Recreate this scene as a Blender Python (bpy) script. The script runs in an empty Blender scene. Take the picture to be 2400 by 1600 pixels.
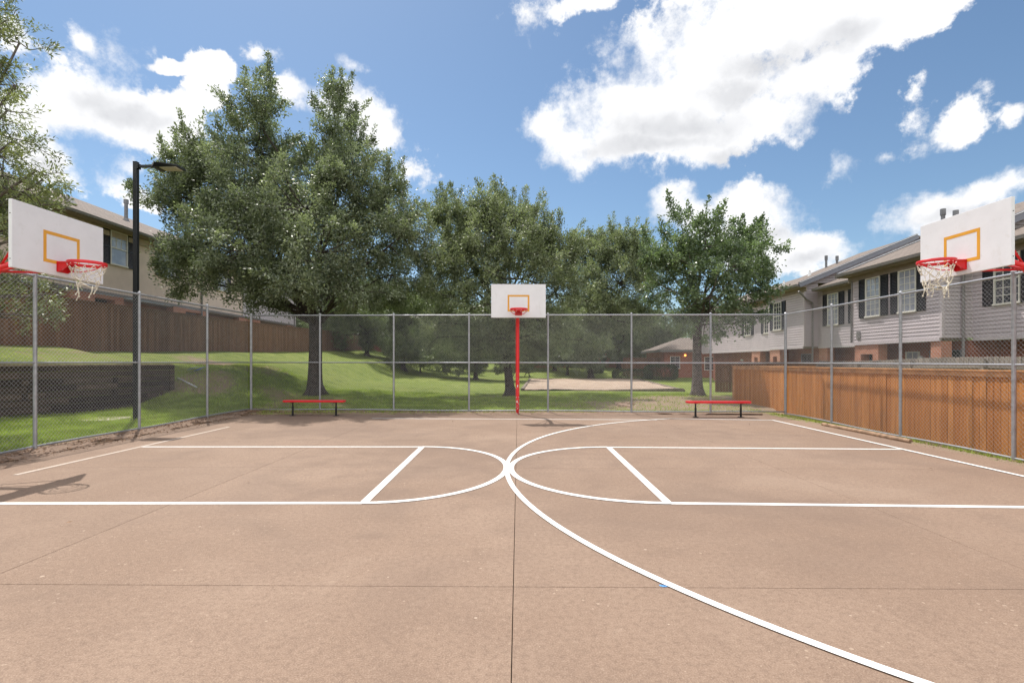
import bpy, bmesh, math, random
import numpy as np
from mathutils import Vector, Matrix

sc = bpy.context.scene
COL = sc.collection
rad = math.radians
random.seed(7)
RNG = np.random.default_rng(11)

# ------------------------------------------------------------------ camera
CAM_H = 1.6
FPX = 1171.4            # focal length in pixels of the 2400 px wide photograph
cam_d = bpy.data.cameras.new('camera')
cam_d.sensor_width = 36.0
cam_d.lens = 36.0 * FPX / 2400.0
cam_d.shift_y = 49.0 / 2400.0
cam_d.clip_end = 3000
cam_d.clip_start = 0.05
cam = bpy.data.objects.new('camera', cam_d)
COL.objects.link(cam)
cam.location = (0, 0, CAM_H)
cam.rotation_euler = (rad(90), 0, 0)
sc.camera = cam

# ------------------------------------------------------------------ exposure
sc.view_settings.view_transform = 'Standard'
sc.view_settings.look = 'None'
sc.view_settings.exposure = 0.42
sc.view_settings.gamma = 1.0
sc.cycles.use_denoising = True
sc.cycles.denoising_prefilter = 'NONE'
sc.cycles.denoising_input_passes = 'RGB_ALBEDO_NORMAL'
sc.cycles.use_adaptive_sampling = False
sc.cycles.max_bounces = 8
sc.cycles.sample_clamp_indirect = 4.0

# ------------------------------------------------------------------ sun
SUN_DIR = Vector((-0.28, 0.44, 1.0)).normalized()      # towards the sun
SUN_EL = math.asin(SUN_DIR.z)
SUN_AZ = math.atan2(SUN_DIR.x, SUN_DIR.y)              # clockwise from +Y
sun_d = bpy.data.lights.new('sun', 'SUN')
sun_d.energy = 3.7
sun_d.angle = rad(0.5)
sun_d.color = (1.0, 0.95, 0.88)
sun = bpy.data.objects.new('sun', sun_d)
COL.objects.link(sun)
sun.location = (-30, 40, 60)
sun.rotation_euler = SUN_DIR.to_track_quat('Z', 'Y').to_euler()

# ------------------------------------------------------------------ node helpers
class NT:
    def __init__(self, tree):
        self.t = tree
    def n(self, typ, **kw):
        nd = self.t.nodes.new(typ)
        for k, v in kw.items():
            setattr(nd, k, v)
        return nd
    def put(self, sock, v):
        if hasattr(v, 'is_linked') or hasattr(v, 'links'):
            self.t.links.new(v, sock)
        else:
            if isinstance(v, (tuple, list)) and len(v) == 3 and sock.type == 'RGBA':
                v = (*v, 1.0)
            sock.default_value = v
    def math(self, op, a, b=0.0, c=None, clamp=False):
        nd = self.n('ShaderNodeMath', operation=op, use_clamp=clamp)
        self.put(nd.inputs[0], a); self.put(nd.inputs[1], b)
        if c is not None: self.put(nd.inputs[2], c)
        return nd.outputs[0]
    def mix(self, f, a, b, typ='MIX'):
        nd = self.n('ShaderNodeMix', data_type='RGBA', blend_type=typ)
        nd.clamp_factor = True
        self.put(nd.inputs[0], f); self.put(nd.inputs[6], a); self.put(nd.inputs[7], b)
        return nd.outputs[2]
    def noise(self, vec, scale, detail=4.0, rough=0.55, out=0, lac=2.0, dist=0.0):
        nd = self.n('ShaderNodeTexNoise')
        if vec is not None: self.t.links.new(vec, nd.inputs['Vector'])
        nd.inputs['Scale'].default_value = scale
        nd.inputs['Detail'].default_value = detail
        nd.inputs['Roughness'].default_value = rough
        nd.inputs['Lacunarity'].default_value = lac
        nd.inputs['Distortion'].default_value = dist
        return nd.outputs[out]
    def ramp(self, f, lo, hi, a=0.0, b=1.0):
        nd = self.n('ShaderNodeMapRange', interpolation_type='SMOOTHSTEP')
        self.put(nd.inputs[0], f)
        nd.inputs[1].default_value = lo; nd.inputs[2].default_value = hi
        nd.inputs[3].default_value = a; nd.inputs[4].default_value = b
        return nd.outputs[0]

# ------------------------------------------------------------------ world: blue sky and cumulus
def build_world():
    w = bpy.data.worlds.new('World'); sc.world = w
    w.use_nodes = True
    w.cycles.sampling_method = 'MANUAL'; w.cycles.sample_map_resolution = 1024
    t = w.node_tree; t.nodes.clear(); N = NT(t)
    out = N.n('ShaderNodeOutputWorld'); bg = N.n('ShaderNodeBackground')
    t.links.new(bg.outputs[0], out.inputs[0])
    sky = N.n('ShaderNodeTexSky', sky_type='NISHITA')
    sky.sun_disc = False
    sky.sun_elevation = SUN_EL
    sky.sun_rotation = SUN_AZ
    sky.altitude = 100; sky.air_density = 1.0; sky.dust_density = 0.6; sky.ozone_density = 1.6
    tc = N.n('ShaderNodeTexCoord'); d = tc.outputs['Generated']
    # clouds sit at infinity in fixed compass directions: (bearing px, height px, half sizes)
    D = 1.0204
    clouds = [(1500,270,250,135),(1640,150,270,190),(1760,40,400,130),(2010,50,250,85),(1870,190,125,80),(1620,330,125,85),
              (1470,335,210,70),(1330,335,85,70),(1285,290,50,35),(1740,270,130,70),
              (1725,535,150,95),(1600,520,70,55),(1540,490,64,58),(1840,575,115,66),(1700,485,112,60),
              (2190,482,188,66),(2300,445,135,64),
              (2090,215,22,22),(2225,275,50,42),(2120,312,32,26),(1935,365,24,24),(2040,345,26,12),(2115,262,34,22),
              (150,205,145,110),(260,250,190,85),(390,280,100,75),(50,250,100,80),(120,380,85,75),(50,340,110,70),
              (298,115,30,40),(205,66,28,20),(505,150,75,48),(480,210,45,32),(400,140,45,12),
              (285,440,42,26),(292,375,30,18),(840,285,60,45),(690,225,65,45),(925,375,42,34),(780,250,75,38),
              (1225,25,32,26),(1330,5,60,22),(812,175,16,9),(2150,5,160,30),(5,40,35,40),(2345,272,18,16),(270,430,30,20),
              (330,480,45,18),(600,120,30,18)]
    greys = [(215,215,85,35),(300,255,95,30),(1560,300,150,40),(1760,140,110,45),(1940,90,70,40),(1500,345,150,28),
             (1850,590,75,26),(1780,530,70,30),(2230,490,110,22),(1660,370,70,25),(120,390,40,25),(1690,215,90,35)]
    warp = N.noise(d, 5.0, 6.0, 0.6, out=1)
    wv = N.n('ShaderNodeVectorMath', operation='SUBTRACT'); t.links.new(warp, wv.inputs[0]); wv.inputs[1].default_value = (0.5,0.5,0.5)
    ws = N.n('ShaderNodeVectorMath', operation='MULTIPLY_ADD'); t.links.new(wv.outputs[0], ws.inputs[0]); ws.inputs[1].default_value = (0.13,0.13,0.13)
    t.links.new(d, ws.inputs[2])
    def field(lst, src):
        cur = None
        for (u, v, a, b) in lst:
            u *= D; v *= D; a *= D; b *= D
            if max(a, b) < 62*D and lst is clouds: a *= 1.45; b *= 1.45
            c = Vector(((u-1200)/FPX, 1.0, (849-v)/FPX)); L = c.length; c.normalize()
            yaw = math.atan2(-c.x, c.y); pit = math.asin(c.z)
            m = N.n('ShaderNodeMapping', vector_type='TEXTURE')
            t.links.new(src, m.inputs[0])
            m.inputs['Location'].default_value = c
            m.inputs['Rotation'].default_value = (pit, 0, yaw)
            ca = math.cos(yaw)   # tangent foreshortening off the picture axis
            m.inputs['Scale'].default_value = (a/FPX/L*max(0.62, ca), 0.7, b/FPX/L*max(0.75, math.cos(pit)))
            ln = N.n('ShaderNodeVectorMath', operation='LENGTH'); t.links.new(m.outputs[0], ln.inputs[0])
            pk = 0.27 if max(a, b) < 62*D and lst is clouds else 1.0      # small clouds are thin and ragged
            g = N.math('MULTIPLY_ADD', ln.outputs['Value'], -pk, pk)
            if cur is None: cur = g
            else:
                cur = N.math('SMOOTH_MAX', cur, g, 0.22)
        return cur
    f = field(clouds, ws.outputs[0])
    fb = N.noise(d, 13.0, 9.0, 0.66)
    fc = N.noise(d, 38.0, 8.0, 0.66)
    dens = N.math('ADD', f, N.math('MULTIPLY', N.math('SUBTRACT', fb, 0.5), 1.55))
    dens = N.math('ADD', dens, N.math('MULTIPLY', N.math('SUBTRACT', fc, 0.5), 0.75))
    dens = N.math('ADD', dens, 0.08)
    mr = N.n('ShaderNodeMapRange', interpolation_type='SMOOTHSTEP')
    t.links.new(dens, mr.inputs[0]); mr.inputs[1].default_value = 0.0
    t.links.new(N.ramp(N.noise(d, 4.5, 2.0, 0.5), 0.36, 0.64, 0.24, 0.85), mr.inputs[2])
    mask = mr.outputs[0]
    g = field(greys, ws.outputs[0])
    fb2 = N.noise(d, 8.0, 2.5, 0.5)
    gd = N.math('ADD', g, N.math('MULTIPLY', N.math('SUBTRACT', fb2, 0.5), 1.5))
    shade = N.ramp(gd, -0.45, 0.9)
    soft = N.math('MULTIPLY', N.ramp(fb2, 0.50, 0.75), 0.20)
    shade = N.math('MAXIMUM', shade, soft)
    bil = N.noise(d, 22.0, 6.0, 0.6)
    shade = N.math('ADD', N.math('MULTIPLY', shade, 0.85), N.ramp(bil, 0.42, 0.75, 0.0, 0.32), clamp=True)
    cc = N.mix(shade, (5.5, 5.52, 5.6), (3.75, 3.8, 3.95))
    tint = N.mix(1.0, sky.outputs[0], (0.565, 0.625, 0.635), 'MULTIPLY')
    # thin milky haze towards the horizon
    sep = N.n('ShaderNodeSeparateXYZ'); t.links.new(d, sep.inputs[0])
    fin = N.mix(mask, tint, cc)
    # unseen extra-bright clouds behind and beside the viewer, added as fill light
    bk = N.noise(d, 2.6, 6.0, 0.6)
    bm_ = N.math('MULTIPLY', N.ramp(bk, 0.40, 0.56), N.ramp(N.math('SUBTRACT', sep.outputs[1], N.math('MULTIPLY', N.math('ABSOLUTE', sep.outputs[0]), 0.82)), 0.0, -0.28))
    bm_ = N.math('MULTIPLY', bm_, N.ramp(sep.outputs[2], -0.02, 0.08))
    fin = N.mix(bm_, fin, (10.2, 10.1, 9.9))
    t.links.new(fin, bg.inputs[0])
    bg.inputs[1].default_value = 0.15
    return w
build_world()

# ------------------------------------------------------------------ object helpers
def tag(o, label=None, cat=None, group=None, kind=None):
    if label: o['label'] = label
    if cat: o['category'] = cat
    if group: o['group'] = group
    if kind: o['kind'] = kind
    return o

def empty(name, loc=(0,0,0), rz=0.0):
    o = bpy.data.objects.new(name, None); COL.objects.link(o)
    o.location = loc; o.rotation_euler = (0, 0, rz); o.empty_display_size = 0.2
    return o

class MB:
    """collects vertices and faces of one mesh"""
    def __init__(self):
        self.v = []; self.f = []
    def quad(self, a, b, c, d):
        i = len(self.v); self.v += [tuple(a), tuple(b), tuple(c), tuple(d)]; self.f.append((i, i+1, i+2, i+3))
    def poly(self, pts):
        i = len(self.v); self.v += [tuple(p) for p in pts]; self.f.append(tuple(range(i, i+len(pts))))
    def box(self, x0, x1, y0, y1, z0, z1):
        i = len(self.v)
        self.v += [(x0,y0,z0),(x1,y0,z0),(x1,y1,z0),(x0,y1,z0),(x0,y0,z1),(x1,y0,z1),(x1,y1,z1),(x0,y1,z1)]
        for q in ((0,3,2,1),(4,5,6,7),(0,1,5,4),(1,2,6,5),(2,3,7,6),(3,0,4,7)):
            self.f.append(tuple(i+k for k in q))
    def prism(self, pts, ext):
        """polygon pts (3-D, planar) extruded by vector ext"""
        n = len(pts); i = len(self.v); e = Vector(ext)
        self.v += [tuple(p) for p in pts] + [tuple(Vector(p)+e) for p in pts]
        self.f.append(tuple(range(i+n-1, i-1, -1))); self.f.append(tuple(range(i+n, i+2*n)))
        for k in range(n):
            j = (k+1) % n
            self.f.append((i+k, i+j, i+n+j, i+n+k))
    def bar(self, a, b, w, h, up=(0,0,1)):
        a = Vector(a); b = Vector(b); d = (b-a).normalized(); u = Vector(up)
        s = d.cross(u)
        if s.length < 1e-5: s = d.cross(Vector((1,0,0)))
        s.normalize(); u = s.cross(d).normalized()
        s *= w/2; u *= h/2
        self.prism([a-s-u, a+s-u, a+s+u, a-s+u], b-a)
    def tube(self, pts, r, n=8, cap=True):
        pts = [Vector(p) for p in pts]
        if not isinstance(r, (list, tuple)): r = [r]*len(pts)
        base = len(self.v); prev = None
        for k, p in enumerate(pts):
            if k == 0: d = pts[1]-p
            elif k == len(pts)-1: d = p-pts[k-1]
            else: d = (pts[k+1]-p).normalized() + (p-pts[k-1]).normalized()
            d.normalize()
            if prev is None:
                s = d.cross(Vector((0,0,1)))
                if s.length < 1e-3: s = d.cross(Vector((1,0,0)))
            else:
                s = prev - d*prev.dot(d)
                if s.length < 1e-4: s = d.orthogonal()
            s.normalize(); prev = s; t = d.cross(s)
            for q in range(n):
                a = 2*math.pi*q/n
                self.v.append(tuple(p + (s*math.cos(a) + t*math.sin(a))*r[k]))
        for k in range(len(pts)-1):
            for q in range(n):
                q2 = (q+1) % n
                self.f.append((base+k*n+q, base+k*n+q2, base+(k+1)*n+q2, base+(k+1)*n+q))
        if cap:
            self.f.append(tuple(base+q for q in range(n-1, -1, -1)))
            e = base+(len(pts)-1)*n
            self.f.append(tuple(e+q for q in range(n)))
    def ring(self, c, R, r, n=28, m=7, zs=1.0):
        base = len(self.v)
        for i in range(n):
            a = 2*math.pi*i/n
            for j in range(m):
                b = 2*math.pi*j/m
                q = R + r*math.cos(b)
                self.v.append((c[0]+q*math.cos(a), c[1]+q*math.sin(a), c[2]+r*zs*math.sin(b)))
        for i in range(n):
            for j in range(m):
                i2 = (i+1) % n; j2 = (j+1) % m
                self.f.append((base+i*m+j, base+i2*m+j, base+i2*m+j2, base+i*m+j2))
    def strip(self, left, right):
        base = len(self.v)
        for a, b in zip(left, right): self.v += [tuple(a), tuple(b)]
        for k in range(len(left)-1):
            i = base+2*k
            self.f.append((i, i+1, i+3, i+2))
    def build(self, name, mat, parent=None, smooth=False, bevel=0.0, recalc=True):
        me = bpy.data.meshes.new(name)
        me.from_pydata(self.v, [], self.f)
        if recalc or bevel:
            bm = bmesh.new(); bm.from_mesh(me)
            bmesh.ops.recalc_face_normals(bm, faces=bm.faces)
            if bevel:
                es = [e for e in bm.edges if len(e.link_faces) == 2 and e.calc_face_angle(0) > 0.6]
                bmesh.ops.bevel(bm, geom=es, offset=bevel, segments=2, affect='EDGES', profile=0.6)
            bm.to_mesh(me); bm.free()
        me.materials.append(mat)
        if smooth:
            me.polygons.foreach_set('use_smooth', [True]*len(me.polygons))
        me.update()
        o = bpy.data.objects.new(name, me); COL.objects.link(o)
        if parent: o.parent = parent
        return o

def np_mesh(name, verts, faces, mat, parent=None):
    """verts (n,3), faces (m,k) numpy arrays"""
    me = bpy.data.meshes.new(name)
    n = len(verts); m, k = faces.shape
    me.vertices.add(n); me.vertices.foreach_set('co', verts.astype(np.float32).ravel())
    me.loops.add(m*k); me.loops.foreach_set('vertex_index', faces.astype(np.int32).ravel())
    me.polygons.add(m)
    me.polygons.foreach_set('loop_start', np.arange(0, m*k, k, dtype=np.int32))
    me.polygons.foreach_set('loop_total', np.full(m, k, dtype=np.int32))
    me.update(calc_edges=True)
    me.materials.append(mat)
    o = bpy.data.objects.new(name, me); COL.objects.link(o)
    if parent: o.parent = parent
    return o

def copy_tree(o, parent=None):
    c = o.copy(); COL.objects.link(c)
    if parent: c.parent = parent
    for ch in list(o.children): copy_tree(ch, c)
    return c

# ------------------------------------------------------------------ materials
def mat_base(name):
    m = bpy.data.materials.new(name); m.use_nodes = True
    t = m.node_tree
    b = t.nodes['Principled BSDF']
    return m, NT(t), b

def obj_co(N):
    return N.n('ShaderNodeTexCoord').outputs['Object']

def simple(name, col, rough=0.6, metal=0.0, spec=0.5, var=0.12, vscale=6.0, bump=0.0, bscale=40.0, dark=None):
    m, N, b = mat_base(name)
    co = obj_co(N)
    nz = N.noise(co, vscale, 5.0, 0.6)
    lo = tuple(c*(1-var) for c in col); hi = tuple(min(1, c*(1+var)) for c in col)
    c = N.mix(N.ramp(nz, 0.3, 0.7), lo, hi)
    if dark:                       # dark = (colour, scale, amount): worn or dirty patches
        n2 = N.noise(co, dark[1], 6.0, 0.65)
        c = N.mix(N.ramp(n2, 0.55, 0.72, 0.0, dark[2]), c, dark[0])
    N.put(b.inputs['Base Color'], c)
    b.inputs['Roughness'].default_value = rough
    b.inputs['Metallic'].default_value = metal
    b.inputs['Specular IOR Level'].default_value = spec
    if bump:
        bp = N.n('ShaderNodeBump'); bp.inputs['Strength'].default_value = bump; bp.inputs['Distance'].default_value = 0.01
        N.t.links.new(N.noise(co, bscale, 5.0, 0.6), bp.inputs['Height'])
        N.t.links.new(bp.outputs[0], b.inputs['Normal'])
    return m

def leaf_mat(name, c1, c2, trans=0.35, rough=0.45, spec=0.5, yel=None):
    m = bpy.data.materials.new(name); m.use_nodes = True
    t = m.node_tree; t.nodes.clear(); N = NT(t)
    out = N.n('ShaderNodeOutputMaterial')
    pb = N.n('ShaderNodeBsdfPrincipled'); tr = N.n('ShaderNodeBsdfTranslucent'); mx = N.n('ShaderNodeMixShader')
    geo = N.n('ShaderNodeNewGeometry')
    co = obj_co(N)
    rnd = geo.outputs['Random Per Island']
    c = N.mix(rnd, c1, c2)
    big = N.noise(co, 1.25, 5.0, 0.62)          # highlights and dark hollows of the crown painted into leaf colour as clumps
    c = N.mix(N.ramp(big, 0.44, 0.62, 0.0, 0.72), c, tuple(x*1.45 for x in c2))
    c = N.mix(N.ramp(big, 0.30, 0.44, 0.45, 0.0), c, tuple(x*0.8 for x in c1))
    if yel:
        c = N.mix(N.ramp(rnd, 0.9, 0.97), c, yel)
    N.put(pb.inputs['Base Color'], c)
    pb.inputs['Roughness'].default_value = rough
    pb.inputs['Specular IOR Level'].default_value = spec
    ct = N.mix(1.0, c, (1.15, 1.30, 0.70), 'MULTIPLY')
    N.put(tr.inputs[0], ct)
    mx.inputs[0].default_value = trans
    t.links.new(pb.outputs[0], mx.inputs[1]); t.links.new(tr.outputs[0], mx.inputs[2])
    t.links.new(mx.outputs[0], out.inputs[0])
    return m

def brick_mat(name, c1, c2, mortar, axis='YZ', bw=0.22, rh=0.075):
    m, N, b = mat_base(name)
    co = obj_co(N)
    sp = N.n('ShaderNodeSeparateXYZ'); N.t.links.new(co, sp.inputs[0])
    cb = N.n('ShaderNodeCombineXYZ')
    N.t.links.new(N.math('ADD', sp.outputs[0], sp.outputs[1]), cb.inputs[0]); N.t.links.new(sp.outputs[2], cb.inputs[1])
    bt = N.n('ShaderNodeTexBrick'); N.t.links.new(cb.outputs[0], bt.inputs['Vector'])
    bt.inputs['Scale'].default_value = 1.0
    bt.inputs['Brick Width'].default_value = bw; bt.inputs['Row Height'].default_value = rh
    bt.inputs['Mortar Size'].default_value = 0.006
    bt.inputs['Color1'].default_value = (*c1, 1); bt.inputs['Color2'].default_value = (*c2, 1); bt.inputs['Mortar'].default_value = (*mortar, 1)
    nz = N.noise(co, 2.0, 4.0)
    c = N.mix(N.ramp(nz, 0.3, 0.75, 0.0, 0.35), bt.outputs[0], tuple(x*0.7 for x in c1))
    N.put(b.inputs['Base Color'], c)
    b.inputs['Roughness'].default_value = 0.85
    return m

def shingle_mat(name, c1, c2):
    m, N, b = mat_base(name)
    co = obj_co(N)
    sp = N.n('ShaderNodeSeparateXYZ'); N.t.links.new(co, sp.inputs[0])
    cb = N.n('ShaderNodeCombineXYZ')
    N.t.links.new(sp.outputs[1], cb.inputs[0]); N.t.links.new(sp.outputs[0], cb.inputs[1])
    bt = N.n('ShaderNodeTexBrick'); N.t.links.new(cb.outputs[0], bt.inputs['Vector'])
    bt.inputs['Scale'].default_value = 1.0
    bt.inputs['Brick Width'].default_value = 0.30; bt.inputs['Row Height'].default_value = 0.14
    bt.inputs['Mortar Size'].default_value = 0.010; bt.inputs['Bias'].default_value = 0.1
    bt.inputs['Color1'].default_value = (*c1, 1); bt.inputs['Color2'].default_value = (*c2, 1); bt.inputs['Mortar'].default_value = (*[x*0.45 for x in c1], 1)
    nz = N.noise(co, 0.7, 5.0)
    c = N.mix(N.ramp(nz, 0.35, 0.75, 0.0, 0.4), bt.outputs[0], tuple(x*0.75 for x in c1))
    N.put(b.inputs['Base Color'], c); b.inputs['Roughness'].default_value = 0.92
    return m

def wood_mat(name, cols, board=0.14, run='Y', weather=(0.25, 0.2, 0.16), wamt=0.4, grain=1.0):
    """vertical fence boards: every board has its own tone; grain runs up the board"""
    m, N, b = mat_base(name)
    co = obj_co(N)
    geo = N.n('ShaderNodeNewGeometry')
    rnd = geo.outputs['Random Per Island']
    c = N.mix(rnd, cols[0], cols[1])
    mp = N.n('ShaderNodeMapping'); N.t.links.new(co, mp.inputs[0]); mp.inputs['Scale'].default_value = (22, 22, 1.3)
    gr = N.noise(mp.outputs[0], 1.0, 6.0, 0.65)
    c = N.mix(N.ramp(gr, 0.38, 0.72, 0.0, 0.6*grain), c, tuple(x*0.52 for x in cols[0]))
    n2 = N.noise(co, 1.1, 5.0, 0.65)
    c = N.mix(N.ramp(n2, 0.5, 0.75, 0.0, wamt), c, weather)
    N.put(b.inputs['Base Color'], c)
    b.inputs['Roughness'].default_value = 0.8
    b.inputs['Specular IOR Level'].default_value = 0.3
    return m
# ------------------------------------------------------------------ shared materials
GALV = simple('galvanised_steel', (0.36,0.365,0.39), rough=0.42, metal=0.55, spec=0.5, var=0.12, vscale=14, dark=((0.30,0.29,0.30), 5, 0.45))
WIRE = simple('galvanised_wire', (0.42,0.42,0.44), rough=0.40, metal=0.35, spec=0.6, var=0.1, vscale=20)
RED = simple('red_enamel', (0.66,0.016,0.024), rough=0.32, var=0.08, vscale=5)
BOARD = simple('white_board_paint', (0.74,0.73,0.76), rough=0.38, var=0.03, vscale=3, dark=((0.60,0.57,0.55), 7, 0.35))
ORANGE = simple('orange_line_paint', (0.72,0.34,0.035), rough=0.45, var=0.06)
HOOK = simple('hook_steel', (0.75,0.6,0.58), 0.4, 0.3)
ROPE = simple('net_cord', (0.66,0.60,0.50), rough=0.9, var=0.15, vscale=30)
BLACK = simple('black_powder_coat', (0.010,0.011,0.014), rough=0.35, var=0.1, vscale=8)
def worn_paint():
    m, N, b = mat_base('white_court_paint'); co = obj_co(N)
    f = N.noise(co, 85, 6.0, 0.7); g = N.noise(co, 2.3, 5.0, 0.65); h = N.noise(co, 14, 4.0, 0.6)
    c = N.mix(N.ramp(h, 0.3, 0.7), (0.70,0.68,0.65), (0.80,0.79,0.77))
    w = N.math('ADD', f, N.math('MULTIPLY', N.math('SUBTRACT', g, 0.5), 0.55))
    c = N.mix(N.ramp(w, 0.60, 0.72, 0.0, 0.8), c, (0.34,0.25,0.19))
    N.put(b.inputs['Base Color'], c); b.inputs['Roughness'].default_value = 0.65
    return m
LINE = worn_paint()
FADED = simple('faded_court_paint', (0.47,0.385,0.32), rough=0.7, var=0.06, vscale=8, dark=((0.30,0.21,0.155), 3.0, 0.95))

def chipped_red():
    m, N, b = mat_base('chipped_red_enamel')
    co = obj_co(N)
    sp = N.n('ShaderNodeSeparateXYZ'); N.t.links.new(co, sp.inputs[0])
    mp = N.n('ShaderNodeMapping'); N.t.links.new(co, mp.inputs[0]); mp.inputs['Scale'].default_value = (1, 1, 0.55)
    nz = N.noise(mp.outputs[0], 26, 3.0, 0.6)
    thr = N.ramp(sp.outputs[2], 0.05, 1.7, 0.0, 0.16)
    ch = N.math('SUBTRACT', nz, thr)
    c = N.mix(N.ramp(ch, 0.535, 0.56), (0.72,0.026,0.032), (0.80,0.74,0.72))
    N.put(b.inputs['Base Color'], c); b.inputs['Roughness'].default_value = 0.35
    return m
CHIPPED = chipped_red()

def concrete_mat():
    m, N, b = mat_base('tan_concrete')
    co = obj_co(N)
    big = N.noise(co, 0.35, 5.0, 0.6)
    mid = N.noise(co, 2.2, 6.0, 0.65)
    isl = N.n('ShaderNodeNewGeometry').outputs['Random Per Island']
    fine = N.noise(co, 24, 5.0, 0.7)
    grit = N.noise(co, 110, 3.0, 0.7)
    c = N.mix(N.ramp(big, 0.32, 0.68), (0.238,0.156,0.110), (0.300,0.207,0.152))
    c = N.mix(N.ramp(mid, 0.45, 0.75, 0.0, 0.55), c, (0.205,0.134,0.096))
    c = N.mix(N.ramp(mid, 0.2, 0.42, 0.55, 0.0), c, (0.345,0.25,0.188))
    c = N.mix(N.ramp(fine, 0.45, 0.66, 0.0, 0.60), c, (0.165,0.106,0.076))
    c = N.mix(N.ramp(fine, 0.30, 0.45, 0.55, 0.0), c, (0.37,0.275,0.208))
    c = N.mix(N.ramp(grit, 0.45, 0.66, 0.0, 0.45), c, (0.46,0.35,0.27))
    c = N.mix(N.ramp(grit, 0.30, 0.44, 0.50, 0.0), c, (0.13,0.08,0.058))
    v3 = N.n('ShaderNodeTexVoronoi'); v3.inputs['Scale'].default_value = 13.0; N.t.links.new(co, v3.inputs['Vector'])
    s3 = N.math('LESS_THAN', v3.outputs['Distance'], N.ramp(N.noise(co, 1.7, 3.0), 0.42, 0.7, 0.0, 0.16))
    c = N.mix(N.math('MULTIPLY', s3, 0.45), c, (0.56,0.44,0.34))
    # pale chips and small dark spots
    vo = N.n('ShaderNodeTexVoronoi'); vo.inputs['Scale'].default_value = 5.5; N.t.links.new(co, vo.inputs['Vector'])
    sz = N.noise(co, 3.0, 2.0)
    spot = N.math('LESS_THAN', vo.outputs['Distance'], N.ramp(sz, 0.45, 0.75, 0.0, 0.085))
    c = N.mix(N.math('MULTIPLY', spot, 0.6), c, (0.62,0.50,0.40))
    v2 = N.n('ShaderNodeTexVoronoi'); v2.inputs['Scale'].default_value = 1.9; N.t.links.new(co, v2.inputs['Vector'])
    sp2 = N.math('LESS_THAN', v2.outputs['Distance'], N.ramp(N.noise(co, 1.3, 2.0), 0.5, 0.8, 0.0, 0.035))
    c = N.mix(N.math('MULTIPLY', sp2, 0.8), c, (0.10,0.06,0.05))
    br = N.noise(co, 0.55, 4.0, 0.55, dist=0.8)
    c = N.mix(N.ramp(br, 0.46, 0.70, 0.0, 0.38), c, (0.185,0.128,0.098))
    c = N.mix(N.ramp(br, 0.28, 0.44, 0.18, 0.0), c, (0.40,0.30,0.23))
    c = N.mix(N.math('MULTIPLY', isl, 0.16), c, (0.17,0.115,0.085))
    for (x, y, rx, ry, s) in ((-0.6,8.6,3.4,2.6,0.5),(3.6,11.5,3.2,2.0,0.45),(-4.2,11.8,3.0,2.4,0.5),(1.5,5.2,2.6,1.3,0.32),(-1.8,6.2,1.2,0.5,0.5),(-1.3,4.6,0.30,0.12,0.55),(-6.6,14.6,2.6,1.2,0.75),(-0.2,14.9,7.0,0.6,0.4)):
        q = N.n('ShaderNodeMapping', vector_type='TEXTURE'); N.t.links.new(co, q.inputs[0])       # trodden, scuffed places
        q.inputs['Location'].default_value = (x, y, 0); q.inputs['Scale'].default_value = (rx, ry, 1e3)
        ln = N.n('ShaderNodeVectorMath', operation='LENGTH'); N.t.links.new(q.outputs[0], ln.inputs[0])
        k = N.math('ADD', N.math('SUBTRACT', 1.0, ln.outputs['Value']), N.math('MULTIPLY', N.math('SUBTRACT', mid, 0.5), 2.2))
        c = N.mix(N.math('MULTIPLY', N.ramp(k, 0.0, 0.9), s*0.72), c, (0.185,0.125,0.094))
    st = N.noise(co, 1.1, 7.0, 0.7, dist=0.6)
    c = N.mix(N.ramp(st, 0.60, 0.78, 0.0, 0.42), c, (0.19,0.12,0.09))
    c = N.mix(1.0, c, (0.905,0.895,0.87), 'MULTIPLY')
    N.put(b.inputs['Base Color'], c)
    b.inputs['Roughness'].default_value = 0.78
    b.inputs['Specular IOR Level'].default_value = 0.35
    bp = N.n('ShaderNodeBump'); bp.inputs['Strength'].default_value = 0.22; bp.inputs['Distance'].default_value = 0.006
    N.t.links.new(grit, bp.inputs['Height']); N.t.links.new(bp.outputs[0], b.inputs['Normal'])
    return m
CONCRETE = concrete_mat()

# ------------------------------------------------------------------ terrain
def sst(x, a, b):
    t = np.clip((x-a)/(b-a), 0, 1)
    return t*t*(3-2*t)

def wall_x(Y):
    return np.where(Y < 17.5, -12.0 - (17.5-Y)*0.2, -12.0)

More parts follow.
